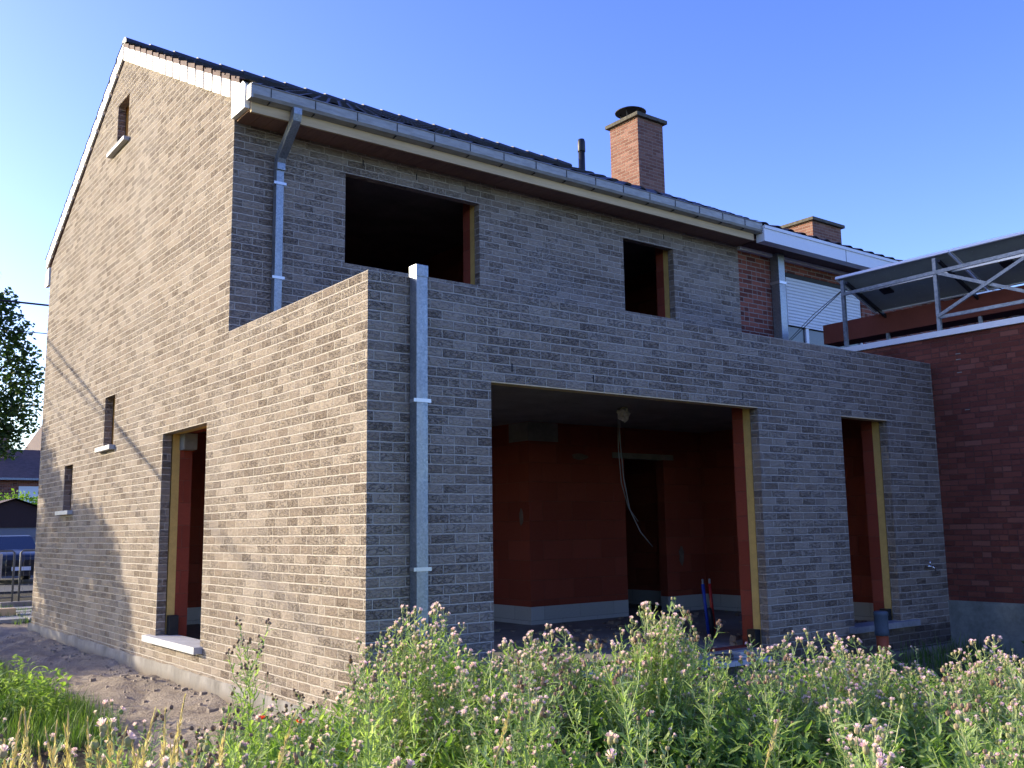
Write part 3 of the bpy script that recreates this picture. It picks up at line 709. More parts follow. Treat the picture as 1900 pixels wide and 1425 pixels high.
for y in ys:
    m = MB(); m.bar((8.05, y, 3.745), (8.05, y, 4.70), .045, .045, up=(0, 1, 0)); m.build('post', M['galv'], fr)
    m = MB(); m.bar((8.06, y-.05, 4.66), (9.0, y-.05, 4.29), .03, .045); m.build('rafter', M['black'], fr)
    m = MB(); m.bar((9.0, y-.05, 3.6), (9.0, y-.05, 4.3), .04); m.build('post', M['galv'], fr)
m = MB(); m.bar((8.03, 1.25, 4.50), (8.03, -3.5, 4.55), .03, .045); m.build('rail', M['galv'], fr)
m = MB(); m.bar((8.35, 1.3, 4.565), (8.35, -3.5, 4.565), .03, .03); m.build('rail', M['alu'], fr)
m = MB(); m.bar((8.03, -.08, 3.935), (8.03, -3.5, 3.94), .03, .04); m.build('rail', M['galv'], fr)
for a, b in (((8.03, -.08, 4.52), (8.03, -1.41, 3.94)), ((8.01, -.08, 3.94), (8.01, -1.41, 4.54))):
    m = MB(); m.bar(a, b, .02, .04); m.build('brace', M['galv'], fr)
m = MB(); m.box(8.97, 9.35, -3.7, 2.235, 4.06, 4.35); o = m.build('steel_beam', M['rust']); setp(o, 'long red brown steel beam running under the low edge of the solar panels', 'beam')
m = MB(); m.tube([(8.05, 1.26, 4.56), (8.45, 2.0, 4.38), (8.84, D-.01, 4.16)], .006, 5); m.tube([(8.05, 1.24, 4.58), (8.42, 2.0, 4.41), (8.84, D-.02, 4.20)], .005, 5)
o = m.build('stay_cable', M['black'], fix=False); setp(o, 'thin black cables slanting from the panel frame to the shuttered window', 'cable')

# ------------------------------------------------------------------ behind the house on the left
def leafcloud(m, c, r, n, size, rng, flat=.8, shell=.35, gaps=None):
    for _ in range(n):
        d = Vector((rng.gauss(0, 1), rng.gauss(0, 1), rng.gauss(0, 1))).normalized()
        k = (shell+(1-shell)*rng.random())
        k *= 1+.25*mnoise.noise(Vector(c)+d*2.1)
        p = Vector((c[0]+d.x*r[0]*k, c[1]+d.y*r[1]*k, c[2]+d.z*r[2]*k))
        a = Vector((rng.uniform(-1, 1), rng.uniform(-1, 1), rng.uniform(-.7, .7))).normalized(); b = a.cross(Vector((rng.uniform(-1, 1), rng.uniform(-1, 1), rng.uniform(-1, 1)))).normalized()
        s = size*rng.uniform(.6, 1.3)
        m.add([p-a*s*.5, p+b*s*.3, p+a*s*.5, p-b*s*.3], [(0, 1, 2, 3)])
def tree(name, label, base, h, clumps, n, size, mat, seed, cat='tree'):
    rng = random.Random(seed); t = thing(name, label, cat, loc=base)
    m = MB(); m.tube([(0, 0, -.2), (.05, .03, h*.25), (-.05, .1, h*.5), (0, 0, h*.8)], [.16*h/8, .12*h/8, .08*h/8, .03*h/8], 10)
    for c in clumps:
        cc = Vector(c[:3]); s = Vector((0, 0, max(.25*h, cc.z-.3*h))); mdl = s.lerp(cc, .5)+Vector((0, 0, -.15))
        m.tube([s, mdl, cc], [.06*h/8, .04*h/8, .012], 6)
    m.build('trunk', M['bark'], t, smooth=True, fix=False)
    m = MB()
    tot = sum(c[3]**2 for c in clumps)
    for c in clumps: leafcloud(m, c[:3], (c[3], c[3], c[3]*.8), int(n*c[3]**2/tot), size, rng)
    m.build('crown', mat, t, fix=False)
    return t
rng = random.Random(5)
cl = []
for k in range(26):
    z = 3.2+5.2*rng.random(); rr = 2.5*(1-((z-5.4)/4.2)**2)**.5; a = rng.uniform(0, 2*pi); q = rr*rng.uniform(.35, .85)
    cl.append((q*cos(a), q*sin(a), z, rng.uniform(.6, .95)))
for dz, dx in ((3.6, 2.2), (4.1, 2.45), (4.6, 2.5), (5.2, 2.55), (5.7, 2.4), (6.3, 2.2), (6.9, 1.9), (7.5, 1.4), (8.0, .9)): cl.append((dx, -.3, dz, .6))
tree('street_tree', 'dense dark leafy tree standing at the left behind the grey house', (-1.35, 19.5, 0), 8.5, cl, 30000, .12, M['tree_leaf'], 5)
# trees outside the frame on the sunny side; they throw the dappled shade on the side wall
cl2 = []
rng = random.Random(8)
def shadow_at(y, z, t): return (SUN_H.x*t, y+SUN_H.y*t, z+TAN*t)
T0 = 11.; base2 = (SUN_H.x*T0, 8.4+SUN_H.y*T0, 0)
for (y, z, r) in ((10.4, 2.4, .7), (9.6, 1.9, .8), (8.9, 1.6, .8), (8.2, 1.3, .8), (7.5, 1.3, .75), (6.9, 1.15, .75), (6.4, .5, .8), (10.4, 1.2, .9), (9.3, .7, 1.), (8.0, .3, 1.), (7.0, -.2, 1.), (5.8, -.3, .8), (10.9, 3.0, .5), (5.3, -.9, .7), (8.6, -.8, 1.2), (10.2, -.3, 1.)):
    p = shadow_at(y, z, T0+rng.uniform(-.5, .5)); cl2.append((p[0]-base2[0], p[1]-base2[1], p[2], r*.82))
tree('garden_tree', 'bushy garden tree off to the left that shades the side wall', base2, 5.2, cl2, 14000, .15, M['tree_leaf'], 9)
# overhead cables
m = MB()
def cat_(a, b, sag, r):
    a, b = Vector(a), Vector(b); m.tube([a.lerp(b, k/14)+Vector((0, 0, -sag*4*(k/14)*(1-k/14))) for k in range(15)], r, 5)
cat_((-25, 17, 7.9), (14, 15, 6.6), .9, .022)
o = m.build('overhead_cable', M['membrane'], fix=False); setp(o, 'thick black overhead cable passing behind the gable, the upper of two', 'cable')
m = MB(); cat_((-25, 17, 7.0), (14, 15, 6.0), .8, .010)
o = m.build('overhead_cable', M['membrane'], fix=False); setp(o, 'thin overhead wire passing behind the gable, the lower of two', 'cable')
a = Vector(shadow_at(10.9, 4.65, 9)); b = Vector(shadow_at(5.6, 2.4, 6)); d = b-a
m = MB(); m.tube([a-d*1.2, a, b, b+d*.25], .03, 6); o = m.build('overhead_cable', M['membrane'], fix=False); setp(o, 'sloping service cable off to the left whose shadow crosses the side wall', 'cable')
# fence panels
def fence_panel(x0, x1, y, label, sign=False):
    f = thing('site_fence', label, 'fence', 'site fence panels'); z0 = .14; z1 = 1.12
    m = MB(); m.tube([(x0, y, z0), (x0, y, z1-.04), (x0+.04, y, z1), (x1-.04, y, z1), (x1, y, z1-.04), (x1, y, z0)], .02, 8); m.tube([(x0, y, z0+.08), (x1, y, z0+.08)], .014, 6)
    m.build('frame', M['shaded_galv'], f, smooth=True, fix=False)
    m = MB(); x = x0+.06
    while x < x1-.03: m.bar((x, y, z0+.08), (x, y, z1-.01), .003); x += .11
    for k in range(5): m.bar((x0, y, z0+.16+k*.17), (x1, y, z0+.16+k*.17), .003)
    m.build('mesh_infill', M['shaded_galv'], f)
    if sign:
        m = MB(); m.box(-.55, .285, y-.03, y-.015, .58, 1.06); m.build('sign', M['sign'], f)
fence_panel(-1.9, .50, 15, 'left galvanised site fence panel with a white board', True); fence_panel(.62, 3.2, 15.02, 'right galvanised site fence panel running behind the house corner')
m = MB(); m.box(.28, .86, 14.9, 15.13, .02, .14); o = m.build('concrete_block', M['concrete'], bevel=.015); setp(o, 'concrete foot block under the joint of the two fence panels', 'concrete block')
m = MB(); m.box(-.62, .22, 13.1, 13.3, 0.0, .14); o = m.build('timber_beam', M['timber'], bevel=.01); setp(o, 'short weathered timber beam lying before the site fence', 'beam')
# parked car (front towards us)
car = thing('parked_car', 'dark parked car with twin grille standing behind the site fence', 'car', loc=(2.75, 26, -.03))
def carbody():
    m = MB()
    secs = [(-.02, .62, .42, .80), (.12, .80, .30, .88), (.5, .88, .28, .95), (1.25, .92, .28, 1.02), (2.2, .93, .28, 1.04), (3.4, .93, .28, 1.05), (4.2, .9, .3, 1.0), (4.5, .78, .42, .9)]
    n = 12; vs = []
    for (y, hw, zb, zt) in secs:
        for a in ((-1, .12), (-1, .75), (-.93, .93), (-.6, 1.0), (0, 1.03), (.6, 1.0), (.93, .93), (1, .75), (1, .12), (.9, 0), (0, 0), (-.9, 0)):
            vs.append((a[0]*hw, y, zb+(zt-zb)*a[1]))
    fs = []
    for i in range(len(secs)-1):
        for k in range(n): fs.append((i*n+k, i*n+(k+1) % n, (i+1)*n+(k+1) % n, (i+1)*n+k))
    fs += [tuple(range(n)), tuple((len(secs)-1)*n+k for k in range(n))[::-1]]
    m.add(vs, fs); return m
carbody().build('body', M['car_paint'], car, smooth=True)
m = MB(); m.prism([(1.25, 1.0), (1.95, 1.42), (2.4, 1.46), (3.6, 1.43), (4.25, 1.02)], 'x', -.66, .66); cb = m.build('cabin', M['car_paint'], car, bevel=.05)
m = MB(); m.add([(-.68, 1.20, 1.03), (.68, 1.20, 1.03), (.58, 1.90, 1.43), (-.58, 1.90, 1.43)], [(0, 1, 2, 3)]); m.build('windscreen', M['glass'], car)
for s in (-1, 1):
    m = MB(); m.box(s*.24-.15, s*.24+.15, -.05, .0, .58, .74); m.build('grille', M['black'], car, bevel=.02)
    m = MB(); m.box(s*.62-.14, s*.62+.14, -.02, .1, .63, .76); m.build('headlight', M['alu'], car, bevel=.03)
    m = MB(); m.box(s*.98-.08, s*.98+.08, 1.35, 1.5, 1.0, 1.12); m.build('mirror', M['car_paint'], car, bevel=.03)
    for y in (.85, 3.55):
        m = MB(); m.tube([(s*.72, y, .33), (s*.94, y, .33)], .33, 20); wl = m.build('wheel', M['tyre'], car)
        m = MB(); m.tube([(s*.93, y, .33), (s*.95, y, .33)], .21, 12); m.build('rim', M['alu'], wl)
m = MB(); m.box(-.26, .26, -.05, -.02, .42, .53); m.build('number_plate', M['white_metal'], car)
m = MB(); m.box(-.6, .6, -.03, .1, .26, .4); m.build('air_intake', M['black'], car)
# garage
ga = thing('garage', 'low garage with dark boarded gable and grey sectional door behind the parked car', 'garage')
m = MB(); m.prism([(1.0, 1.72), (3.95, 2.75), (6.9, 1.72)], 'y', 34, 40); m.build('gable', M['wood_dark'], ga)
m = MB(); m.add([(.8, 33.8, 1.68), (3.95, 33.8, 2.80), (3.95, 40, 2.80), (.8, 40, 1.68), (7.1, 33.8, 1.68), (7.1, 40, 1.68)], [(0, 1, 2, 3), (1, 4, 5, 2)]); m.build('roof', M['old_tile'], ga)
m = MB(); m.box(1.0, 1.4, 34, 40, -.3, 1.72); m.box(6.5, 6.9, 34, 40, -.3, 1.72); m.build('wall', M['red_brick'], ga)
m = MB()
for k in range(5): m.box(1.4, 6.5, 34.05, 34.1, -.25+k*.4, .14+k*.4)
m.build('door', M['door_grey'], ga)
# hedge
rngh = random.Random(4); m = MB()
for k in range(12): leafcloud(m, (1.5+k*.5, 41.5, 2.4+.25*rngh.random()), (.55, .5, .85), 420, .16, rngh)
o = m.build('hedge', M['hedge_leaf'], fix=False); setp(o, 'sunlit yellow green hedge rising above the dark garage roof', 'hedge')
# far house
fh = thing('distant_house', 'distant red brick house with dark roof and brick chimney across the road', 'house')
m = MB(); m.box(-2, 7.9, 46, 54, -.3, 4.25); m.build('wall', M['red_brick'], fh)
m = MB(); m.add([(-2.3, 45.6, 4.15), (8.0, 45.6, 4.15), (8.0, 50, 5.9), (-2.3, 50, 5.9), (-2.3, 54.4, 4.15), (8.0, 54.4, 4.15)], [(0, 1, 2, 3), (3, 2, 5, 4)]); m.build('roof', M['old_tile'], fh)
m = MB(); m.box(5.75, 6.2, 48.5, 49.1, 5.0, 6.75); m.build('chimney', M['chimney_brick'], fh)
m = MB(); m.box(6.3, 7.4, 45.95, 46.02, 2.6, 3.8); m.build('window', M['white_metal'], fh)
m = MB(); m.box(-2.3, 8.0, 45.5, 45.62, 4.08, 4.18); m.build('gutter', M['galv'], fh)
f2 = thing('distant_gable_house', 'pale brick gable of another far house just beside the wall edge', 'house')
m = MB(); m.prism([(7.6, -.3), (12, -.3), (12, 4.5), (9.8, 8.2), (7.6, 4.5)], 'y', 49, 58); m.build('wall', M['chimney_brick'], f2)
m = MB(); m.add([(7.3, 48.8, 4.2), (9.8, 48.8, 8.35), (9.8, 58, 8.35), (7.3, 58, 4.2), (12.3, 48.8, 4.2), (12.3, 58, 4.2)], [(0, 1, 2, 3), (1, 4, 5, 2)]); m.build('roof', M['old_tile'], f2)

# ------------------------------------------------------------------ plants
def leaf(m, p, d, up, L, W, rng, n=5, curl=.3, lobes=True):
    """lanceolate leaf with toothed margin, folded at the midrib"""
    d = d.normalized(); s = d.cross(up).normalized(); u = s.cross(d).normalized()
    mid = []; le = []; ri = []
    for i in range(n+1):
        t = i/n; wv = W*(sin(pi*min(1, t*.92+.08))**.7)*(1-.5*t)
        if lobes: wv *= (1.15 if i % 2 else .5)
        c = p+d*L*t+u*(curl*L*(t-t*t*1.7))
        mid.append(c); le.append(c+s*wv+u*wv*.35); ri.append(c-s*wv+u*wv*.35)
    vs = mid+le+ri; k = n+1; fs = []
    for i in range(n): fs += [(i, i+1, k+i+1, k+i), (i+1, i, 2*k+i, 2*k+i+1)]
    m.add(vs, fs)
def head(mb, mt, p, d, r, rng, tuft=True, n=6):
    d = d.normalized(); a = d.cross(Vector((.3, .9, .1))).normalized(); b = d.cross(a)
    prof = [(.3, 0), (.85, .35), (.95, .9), (.7, 1.5), (.62, 1.65)]
    vs = []; fs = []
    for (q, h) in prof: vs += [p+d*h*r+(a*cos(2*pi*k/n)+b*sin(2*pi*k/n))*q*r for k in range(n)]
    for i in range(len(prof)-1):
        for k in range(n): fs.append((i*n+k, i*n+(k+1) % n, (i+1)*n+(k+1) % n, (i+1)*n+k))
    mb.add(vs, fs)
    if tuft:
        c = p+d*1.5*r
        for k in range(14):
            an = 2.4*k+rng.random()*.5; o_ = a*cos(an)+b*sin(an); q_ = a*cos(an+1.57)+b*sin(an+1.57)
            sp = 1.45*((k+.5)/14)**.5; e = c+d*r*(1.25-.45*sp*sp/1.4)*rng.uniform(.85, 1.1)+o_*r*sp
            mt.add([c+o_*r*sp*.3-q_*r*.1, c+o_*r*sp*.3+q_*r*.1, e+q_*r*.34, e-q_*r*.34], [(0, 1, 2, 3)])
def thistle_proto(seed, nbr, leafn, tuftp, hr=.0078, dry=False, lush=1.):
    """unit-height thistle; returns one joined mesh for plants too small to show parts, and separate part meshes for near ones"""
    rng = random.Random(seed); st = MB(); lv = MB(); heads = []
    lean = Vector((rng.uniform(-.07, .07), rng.uniform(-.07, .07), 0))
    def axis(t): return Vector((lean.x*t*t+.012*sin(5*t+seed), lean.y*t*t+.012*cos(4*t+seed), t))
    st.tube([axis(i/8) for i in range(9)], [.0052-.003*i/8 for i in range(9)], 5, cap=False)
    for i in range(leafn):
        t = .15+.80*(i+rng.random())/leafn; p = axis(t); an = i*2.399+rng.uniform(-.4, .4)
        d = Vector((cos(an), sin(an), rng.uniform(.0, 1.1)))
        L = (.150-.105*t)*rng.uniform(.7, 1.25)*lush
        leaf(lv, p, d, Vector((0, 0, 1)), L, L*.17, rng, n=6, curl=rng.uniform(-.5, .3))
    for b in range(nbr):
        t = .36+.60*(b+.5)/nbr; p = axis(t); an = b*2.399+rng.random(); out = Vector((cos(an), sin(an), 0))
        L = (.34-.16*t)*rng.uniform(.75, 1.2)+.03
        tip = p+out*L*.42+Vector((0, 0, L*.9)); mdl = p+out*L*.28+Vector((0, 0, L*.42))
        st.tube([p, mdl, tip], [.0026, .0021, .0014], 4, cap=False)
        for k in range(12):
            q = p.lerp(mdl, k/6) if k < 6 else mdl.lerp(tip, (k-6)/6); a2 = rng.uniform(0, 2*pi)
            l2 = rng.uniform(.025, .065)*lush; leaf(lv, q, Vector((cos(a2), sin(a2), rng.uniform(-.1, 1.1))), Vector((0, 0, 1)), l2, l2*.17, rng, n=4, curl=rng.uniform(-.2, .2))
        nh = rng.randint(2, 4) if t > .7 else rng.randint(0, 1)
        for k in range(nh):
            a2 = rng.uniform(0, 2*pi); q = mdl.lerp(tip, .72+.28*k/max(1, nh-1)) if nh > 1 else tip; sp = rng.uniform(.008, .026)
            e = q+Vector((cos(a2)*sp, sin(a2)*sp, rng.uniform(.005, .03)))
            if k == nh-1: e = tip+Vector((0, 0, .012))
            st.tube([q, e], [.0013, .0011], 3, cap=False)
            heads.append((e, (e-q).normalized()+Vector((0, 0, .7))))
    for k in range(4):
        e = axis(1)+Vector((rng.uniform(-.02, .02), rng.uniform(-.02, .02), rng.uniform(0, .03))); st.tube([axis(.97), e], .0012, 3, cap=False)
        heads.append((e, Vector((rng.uniform(-.4, .4), rng.uniform(-.4, .4), 1))))
    zm = max(h[0].z for h in heads)+.015
    for q in (st, lv): q.v = [(v[0], v[1], v[2]/zm) for v in q.v]
    budm = M['dry_bud'] if dry else M['bud']
    allm = MB(); allm.mi = []
    def cat2(src, mi): allm.cur = mi; allm.add(src.v, src.f)
    cat2(st, 0); cat2(lv, 1); near = []
    for (e, d) in heads:
        e = Vector((e.x, e.y, e.z/zm)); r = hr*rng.uniform(.75, 1.25); tu = rng.random() < tuftp
        hb, tb = MB(), MB(); head(hb, tb, e, d, r, rng, tuft=tu); cat2(hb, 2)
        if tu: cat2(tb, 3)
        a_ = hb.mesh('flower_head', True); a_.materials.append(budm); c_ = None
        if tu: c_ = tb.mesh('petals'); c_.materials.append(M['tuft'])
        near.append((a_, c_))
    whole = allm.mesh('thistle')
    for q in (M['thistle_stem'], M['thistle_leaf'], budm, M['tuft']): whole.materials.append(q)
    sm, lm = st.mesh('stem'), lv.mesh('foliage'); sm.materials.append(M['thistle_stem']); lm.materials.append(M['thistle_leaf'])
    return dict(whole=whole, stem=sm, foliage=lm, heads=near)
protos = [thistle_proto(1, 9, 60, .5), thistle_proto(2, 12, 64, .6), thistle_proto(3, 8, 70, .3), thistle_proto(4, 14, 66, .65),
          thistle_proto(5, 7, 80, .3, lush=1.15), thistle_proto(6, 10, 66, .75), thistle_proto(7, 10, 46, .0, dry=True), thistle_proto(8, 16, 74, .5)]
TG = 'creeping thistles in the weed patch'
def plant(P, x, y, z, h, rz, tilt, label, group=TG, near=False, name='thistle', cat='thistle'):
    """P: a thistle prototype or a list of (name, mesh) parts"""
    if isinstance(P, dict) and not near: t = bpy.data.objects.new(name, P['whole'])
    else: t = bpy.data.objects.new(name, None)
    COL.objects.link(t); t.location = (x, y, z); t.rotation_euler = (tilt[0], tilt[1], rz)
    k = .75+.25*h; t.scale = (k, k, h); t.empty_display_size = .1
    setp(t, label, cat, group)
    if isinstance(P, list): parts = [(n_, me, None) for n_, me in P]
    elif near: parts = [('stem', P['stem'], None), ('foliage', P['foliage'], None)]+[('flower_head', a, c) for a, c in P['heads']]
    else: parts = []
    for nm, me, sub in parts:
        c = bpy.data.objects.new(nm, me); COL.objects.link(c); c.parent = t
        if sub is not None: q = bpy.data.objects.new('petals', sub); COL.objects.link(q); q.parent = c
    return t
# envelope of the weed tops in the photograph's left-to-right order (bearing from the camera, angle above level)
def project(p):
    d = Vector(p)-CAM; z = d.dot(Fw); return 950+F_*d.dot(Rt)/z, 712.5-F_*d.dot(Up)/z
env = [(-200, 1310), (0, 1318), (100, 1302), (240, 1280), (330, 1295), (400, 1325), (440, 1285), (490, 1300), (540, 1290), (600, 1285), (660, 1255), (700, 1190), (740, 1140), (790, 1112), (830, 1150), (870, 1190), (930, 1195), (975, 1158), (1040, 1152), (1090, 1190), (1130, 1200), (1180, 1140), (1220, 1100), (1260, 1130), (1300, 1190), (1360, 1195), (1400, 1190), (1440, 1160), (1490, 1190), (1550, 1160), (1640, 1165), (1690, 1185), (1760, 1222), (1810, 1195), (1850, 1168), (1900, 1200), (2100, 1200)]
def envy(px):
    for (a, b), (c, d) in zip(env, env[1:]):
        if a <= px <= c: return b+(d-b)*(px-a)/(c-a)
    return 1250
rng = random.Random(21); cnt = 0; tries = 0
def ok(x, y):
    if x > -.12 and y > -.32: return False
    if x > -1.25 and y > .2: return False
    return True
spots = []
while cnt < 202 and tries < 9000:
    tries += 1
    bearing = rng.uniform(-31, 30) if cnt > 55 else rng.uniform(-30, -13); dist = 2.1+4.9*rng.random()**.8
    a = radians(37.46+bearing); x = CAM.x+sin(a)*dist; y = CAM.y+cos(a)*dist
    px0, _ = project((x, y, .8))
    if px0 < 420 and dist > 4.2: continue
    if px0 < 640 and dist > 5.0: continue
    if not ok(x, y): continue
    if any((x-q[0])**2+(y-q[1])**2 < .09**2 for q in spots): continue
    if mnoise.noise((x*1.25, y*1.25, 11)) < (-.12 if dist > 4.7 else -.6): continue
    gz = gh(x, y, False)
    hn = rng.uniform(.75, 1.35) if dist < 3.8 else rng.uniform(.95, 1.45)
    # do not stand taller than the patch is there
    ey = envy(px0)+abs(rng.gauss(0, 17 if px0 > 420 else 14))
    lo_, hi_ = .3, 1.6
    for _ in range(16):
        mi = (lo_+hi_)/2
        if project((x, y, gz+mi*1.03))[1] < ey: hi_ = mi
        else: lo_ = mi
    h = min(hn, lo_)
    if h < .42: continue
    if h > .55 and h < hn and rng.random() < .0: continue
    dry = rng.random() < (.25 if px0 < 700 else .09)
    pr = protos[6] if dry else protos[rng.choice([0, 1, 2, 3, 4, 5, 7])]
    zn = ['below the grassy left edge', 'in front of the bare sand strip', 'in front of the side wall foot', 'round the house corner', 'in front of the lower downpipe', 'before the left half of the big opening',
          'before the right half of the big opening', 'before the brick pier between the openings', 'before the narrow rear door opening', 'before the neighbour wall'][sum(px0 > q for q in (140, 340, 560, 700, 900, 1160, 1420, 1560, 1720))]
    zd = 'front rank' if dist < 3.4 else 'middle rank' if dist < 5 else 'rear rank'
    plant(pr, x, y, gz, h, rng.uniform(0, 6.28), (rng.gauss(0, .09), rng.gauss(0, .09)), ('dry brown' if dry else 'green')+' thistle {} '+zn+', '+zd)
    spots.append((x, y)); cnt += 1
# prominent plants
def at(px, dist, z=0.):
    a = math.atan((px-950)/F_)+radians(37.46); return CAM.x+sin(a)*dist, CAM.y+cos(a)*dist
def prom(px, ytop, dist, k, label, group=TG, near=True):
    x, y = at(px, dist); gz = gh(x, y, False)
    px1, _ = project((x, y, gz+.9)); x, y = at(px+(px-px1), dist); gz = gh(x, y, False)
    lo_, hi_ = .3, 2.2
    for _ in range(20):
        mi = (lo_+hi_)/2
        if project((x, y, gz+mi*1.03))[1] < ytop: hi_ = mi
        else: lo_ = mi
    plant(protos[k], x, y, gz, lo_, px*.7, (0.03, -.02), label, near=near)
prom(1222, 1088, 5.0, 7, 'tallest bushy thistle with a crown of lilac heads in front of the big opening'); 
prom(790, 1105, 5.2, 3, 'tall thistle topping the clump in front of the lower downpipe')
prom(492, 1128, 5.6, 6, 'lone dark dry thistle rising against the sunlit side wall')
prom(425, 1185, 5.5, 6, 'thin dry thistle left of the lone tall one against the side wall')
prom(600, 1265, 5.4, 6, 'dry thistle standing just left of the house corner')
prom(555, 1275, 5.6, 6, 'dry thistle midway between the lone tall thistle and the house corner')
prom(1440, 1155, 5.2, 1, 'branching thistle standing before the right jamb of the big opening'); prom(1855, 1165, 5.6, 3, 'tall lilac headed thistle before the neighbour wall plinth')
prom(1010, 1150, 5.3, 5, 'lilac headed thistle before the white block base of the dark red inner wall')
prom(1330, 1190, 5.6, 4, 'slim thistle standing below the blue and red water pipes')
for q, (px, yt, k) in enumerate(((1620, 1365, 5), (1700, 1370, 3), (1090, 1345, 5), (760, 1375, 3), (240, 1310, 5), (130, 1312, 1), (20, 1335, 0))): prom(px, yt, 2.5+.2*(q % 2), k, 'nearest large headed thistle at the bottom '+['below the narrow rear door opening', 'below the right end of the brick pier', 'below the big opening', 'below the lower downpipe', 'below the bare sand strip', 'below the left grass clump', 'at the left photo edge'][q])

rc = random.Random(55)
for (pxc, yt, wd, n_, dd, lb) in ((790, 1108, 62, 10, 5.3, 'in the clump before the lower downpipe'), (705, 1195, 36, 5, 5.0, 'in the low clump right of the house corner'), (860, 1192, 40, 5, 5.1, 'in the dip right of the downpipe clump'),
      (972, 1158, 42, 7, 5.2, 'in the clump before the left jamb of the big opening'), (1050, 1150, 48, 8, 5.2, 'in the clump before the white block base course'), (1222, 1092, 52, 13, 5.1, 'in the tallest clump before the dark inner doorway'),
      (1335, 1200, 28, 3, 5.5, 'in the sparse group below the water pipes'), (1440, 1160, 36, 5, 5.3, 'in the group before the right jamb of the big opening'), (1555, 1152, 55, 9, 5.5, 'in the broad clump before the brick pier'),
      (1645, 1168, 45, 7, 5.5, 'in the clump before the drain pipe'), (1765, 1222, 42, 5, 5.4, 'in the low group before the garden tap'), (1858, 1168, 50, 9, 5.6, 'in the clump before the neighbour plinth')):
    for q in range(n_):
        u = rc.uniform(-1, 1); prom(pxc+u*wd, yt-4+70*u*u+rc.uniform(0, 20), dd+rc.uniform(-.25, .3), rc.choice([0, 1, 3, 5, 7, 7, 3]), 'thistle {} '+lb, near=False)
# undergrowth: one leafy mass between the stems
def bulk(name, n, fn, mat, kind='stuff'):
    m = MB(); 
    for i in range(n): fn(m)
    o = m.build(name, mat, fix=False); setp(o, kind=kind); return o
ru = random.Random(77)
def wspot(maxd=7.2, mind=2.0):
    while True:
        b = ru.uniform(-32, 31); dist = mind+(maxd-mind)*ru.random()**.75
        a = radians(37.46+b); x = CAM.x+sin(a)*dist; y = CAM.y+cos(a)*dist
        if not ok(x, y): continue
        px0, _ = project((x, y, .5))
        if px0 < 420 and dist > 4.4+.5*mnoise.noise((x*2, y*2, 0)): continue
        return x, y, px0
def maxh(x, y, gz, px, margin):
    lo_, hi_ = .02, 1.3
    for _ in range(8):
        mi = (lo_+hi_)/2
        if project((x, y, gz+mi))[1] < envy(px)+margin: hi_ = mi
        else: lo_ = mi
    return lo_
def ug(m):
    x, y, px = wspot(); gz = gh(x, y, False)
    nn = mnoise.noise((x*1.25, y*1.25, 11)); hm = min(.95, maxh(x, y, gz, px, (34 if px > 420 else 18)+(40 if nn < -.12 else 0)))*(1 if nn > -.12 else .7)
    # a short leafy sprig
    h = hm*ru.uniform(.55, 1.); lean = Vector((ru.uniform(-.12, .12), ru.uniform(-.12, .12), 0))
    for k in range(9):
        t = ru.uniform(.3, 1.); p = Vector((x, y, gz+h*t))+lean*t*t; an = ru.uniform(0, 6.28); L = ru.uniform(.035, .085)
        leaf(m, p, Vector((cos(an), sin(an), ru.uniform(-.1, 1.1))), Vector((0, 0, 1)), L, L*ru.uniform(.14, .26), ru, n=3, curl=ru.uniform(-.4, .3), lobes=False)
bulk('undergrowth', 17000, ug, M['weed'])
def blade(m, x, y, gz, h, wd, rr):
    an = rr.uniform(0, 6.28); d = Vector((cos(an), sin(an), 0)); s = Vector((-sin(an), cos(an), 0))*wd/2; b = rr.uniform(.1, .55)*h
    p0 = Vector((x, y, gz-.01)); p1 = p0+Vector((0, 0, h*.55))+d*b*.3; p2 = p0+Vector((0, 0, h*.95))+d*b
    m.add([p0-s, p0+s, p1+s*.8, p1-s*.8, p2], [(0, 1, 2, 3), (3, 2, 4)])
def gr(m):
    x, y, px = wspot(); gz = gh(x, y, False); h = min(ru.uniform(.25, .9), maxh(x, y, gz, px, 30)); blade(m, x, y, gz, max(.1, h), ru.uniform(.003, .007), ru)
bulk('grass', 14000, gr, M['grass'])
# green grass and low weeds left of the bare sand
def gl(m):
    x = -1.05-2.2*ru.random()**1.2; y = ru.uniform(1.6, 10.5)
    n_ = mnoise.noise((x*1.3, y*1.3, 0)); edge = -1.2+.3*mnoise.noise((0, y*1.1, 4))-.04*max(0, y-6)
    if x > edge+.1*ru.random(): return
    if mnoise.noise((x*.8, y*.8, 9)) < -.35: return
    gz = gh(x, y, False); h = ru.uniform(.08, .26)*(1+.6*n_); blade(m, x, y, gz, h, ru.uniform(.004, .009), ru)
bulk('grass', 26000, gl, M['grass'])
def wl_(m):
    x = -1.35-1.6*ru.random(); y = ru.uniform(2.5, 9); gz = gh(x, y, False)
    if mnoise.noise((x*1.7, y*1.7, 2)) < .12: return
    for k in range(6):
        an = ru.uniform(0, 6.28); L = ru.uniform(.05, .11); leaf(m, Vector((x+ru.gauss(0, .03), y+ru.gauss(0, .03), gz+ru.uniform(.08, .42))), Vector((cos(an), sin(an), ru.uniform(0, 1))), Vector((0, 0, 1)), L, L*.25, ru, n=3, lobes=False)
bulk('undergrowth', 1600, wl_, M['weed'])
def gp(m):      # tufts by the fence, on the path and at the wall foot
    if ru.random() < .6: x = ru.uniform(-1.5, 2.2); y = ru.uniform(11.8, 15.6); h = ru.uniform(.04, .16)
    else: x = ru.uniform(.6, 7.8); y = ru.uniform(-1.6, -.12); h = ru.uniform(.08, .35)
    if mnoise.noise((x*1.5, y*1.5, 2)) < -.05: return
    blade(m, x, y, gh(x, y, False), h, .008, ru)
bulk('grass', 9000, gp, M['grass'])
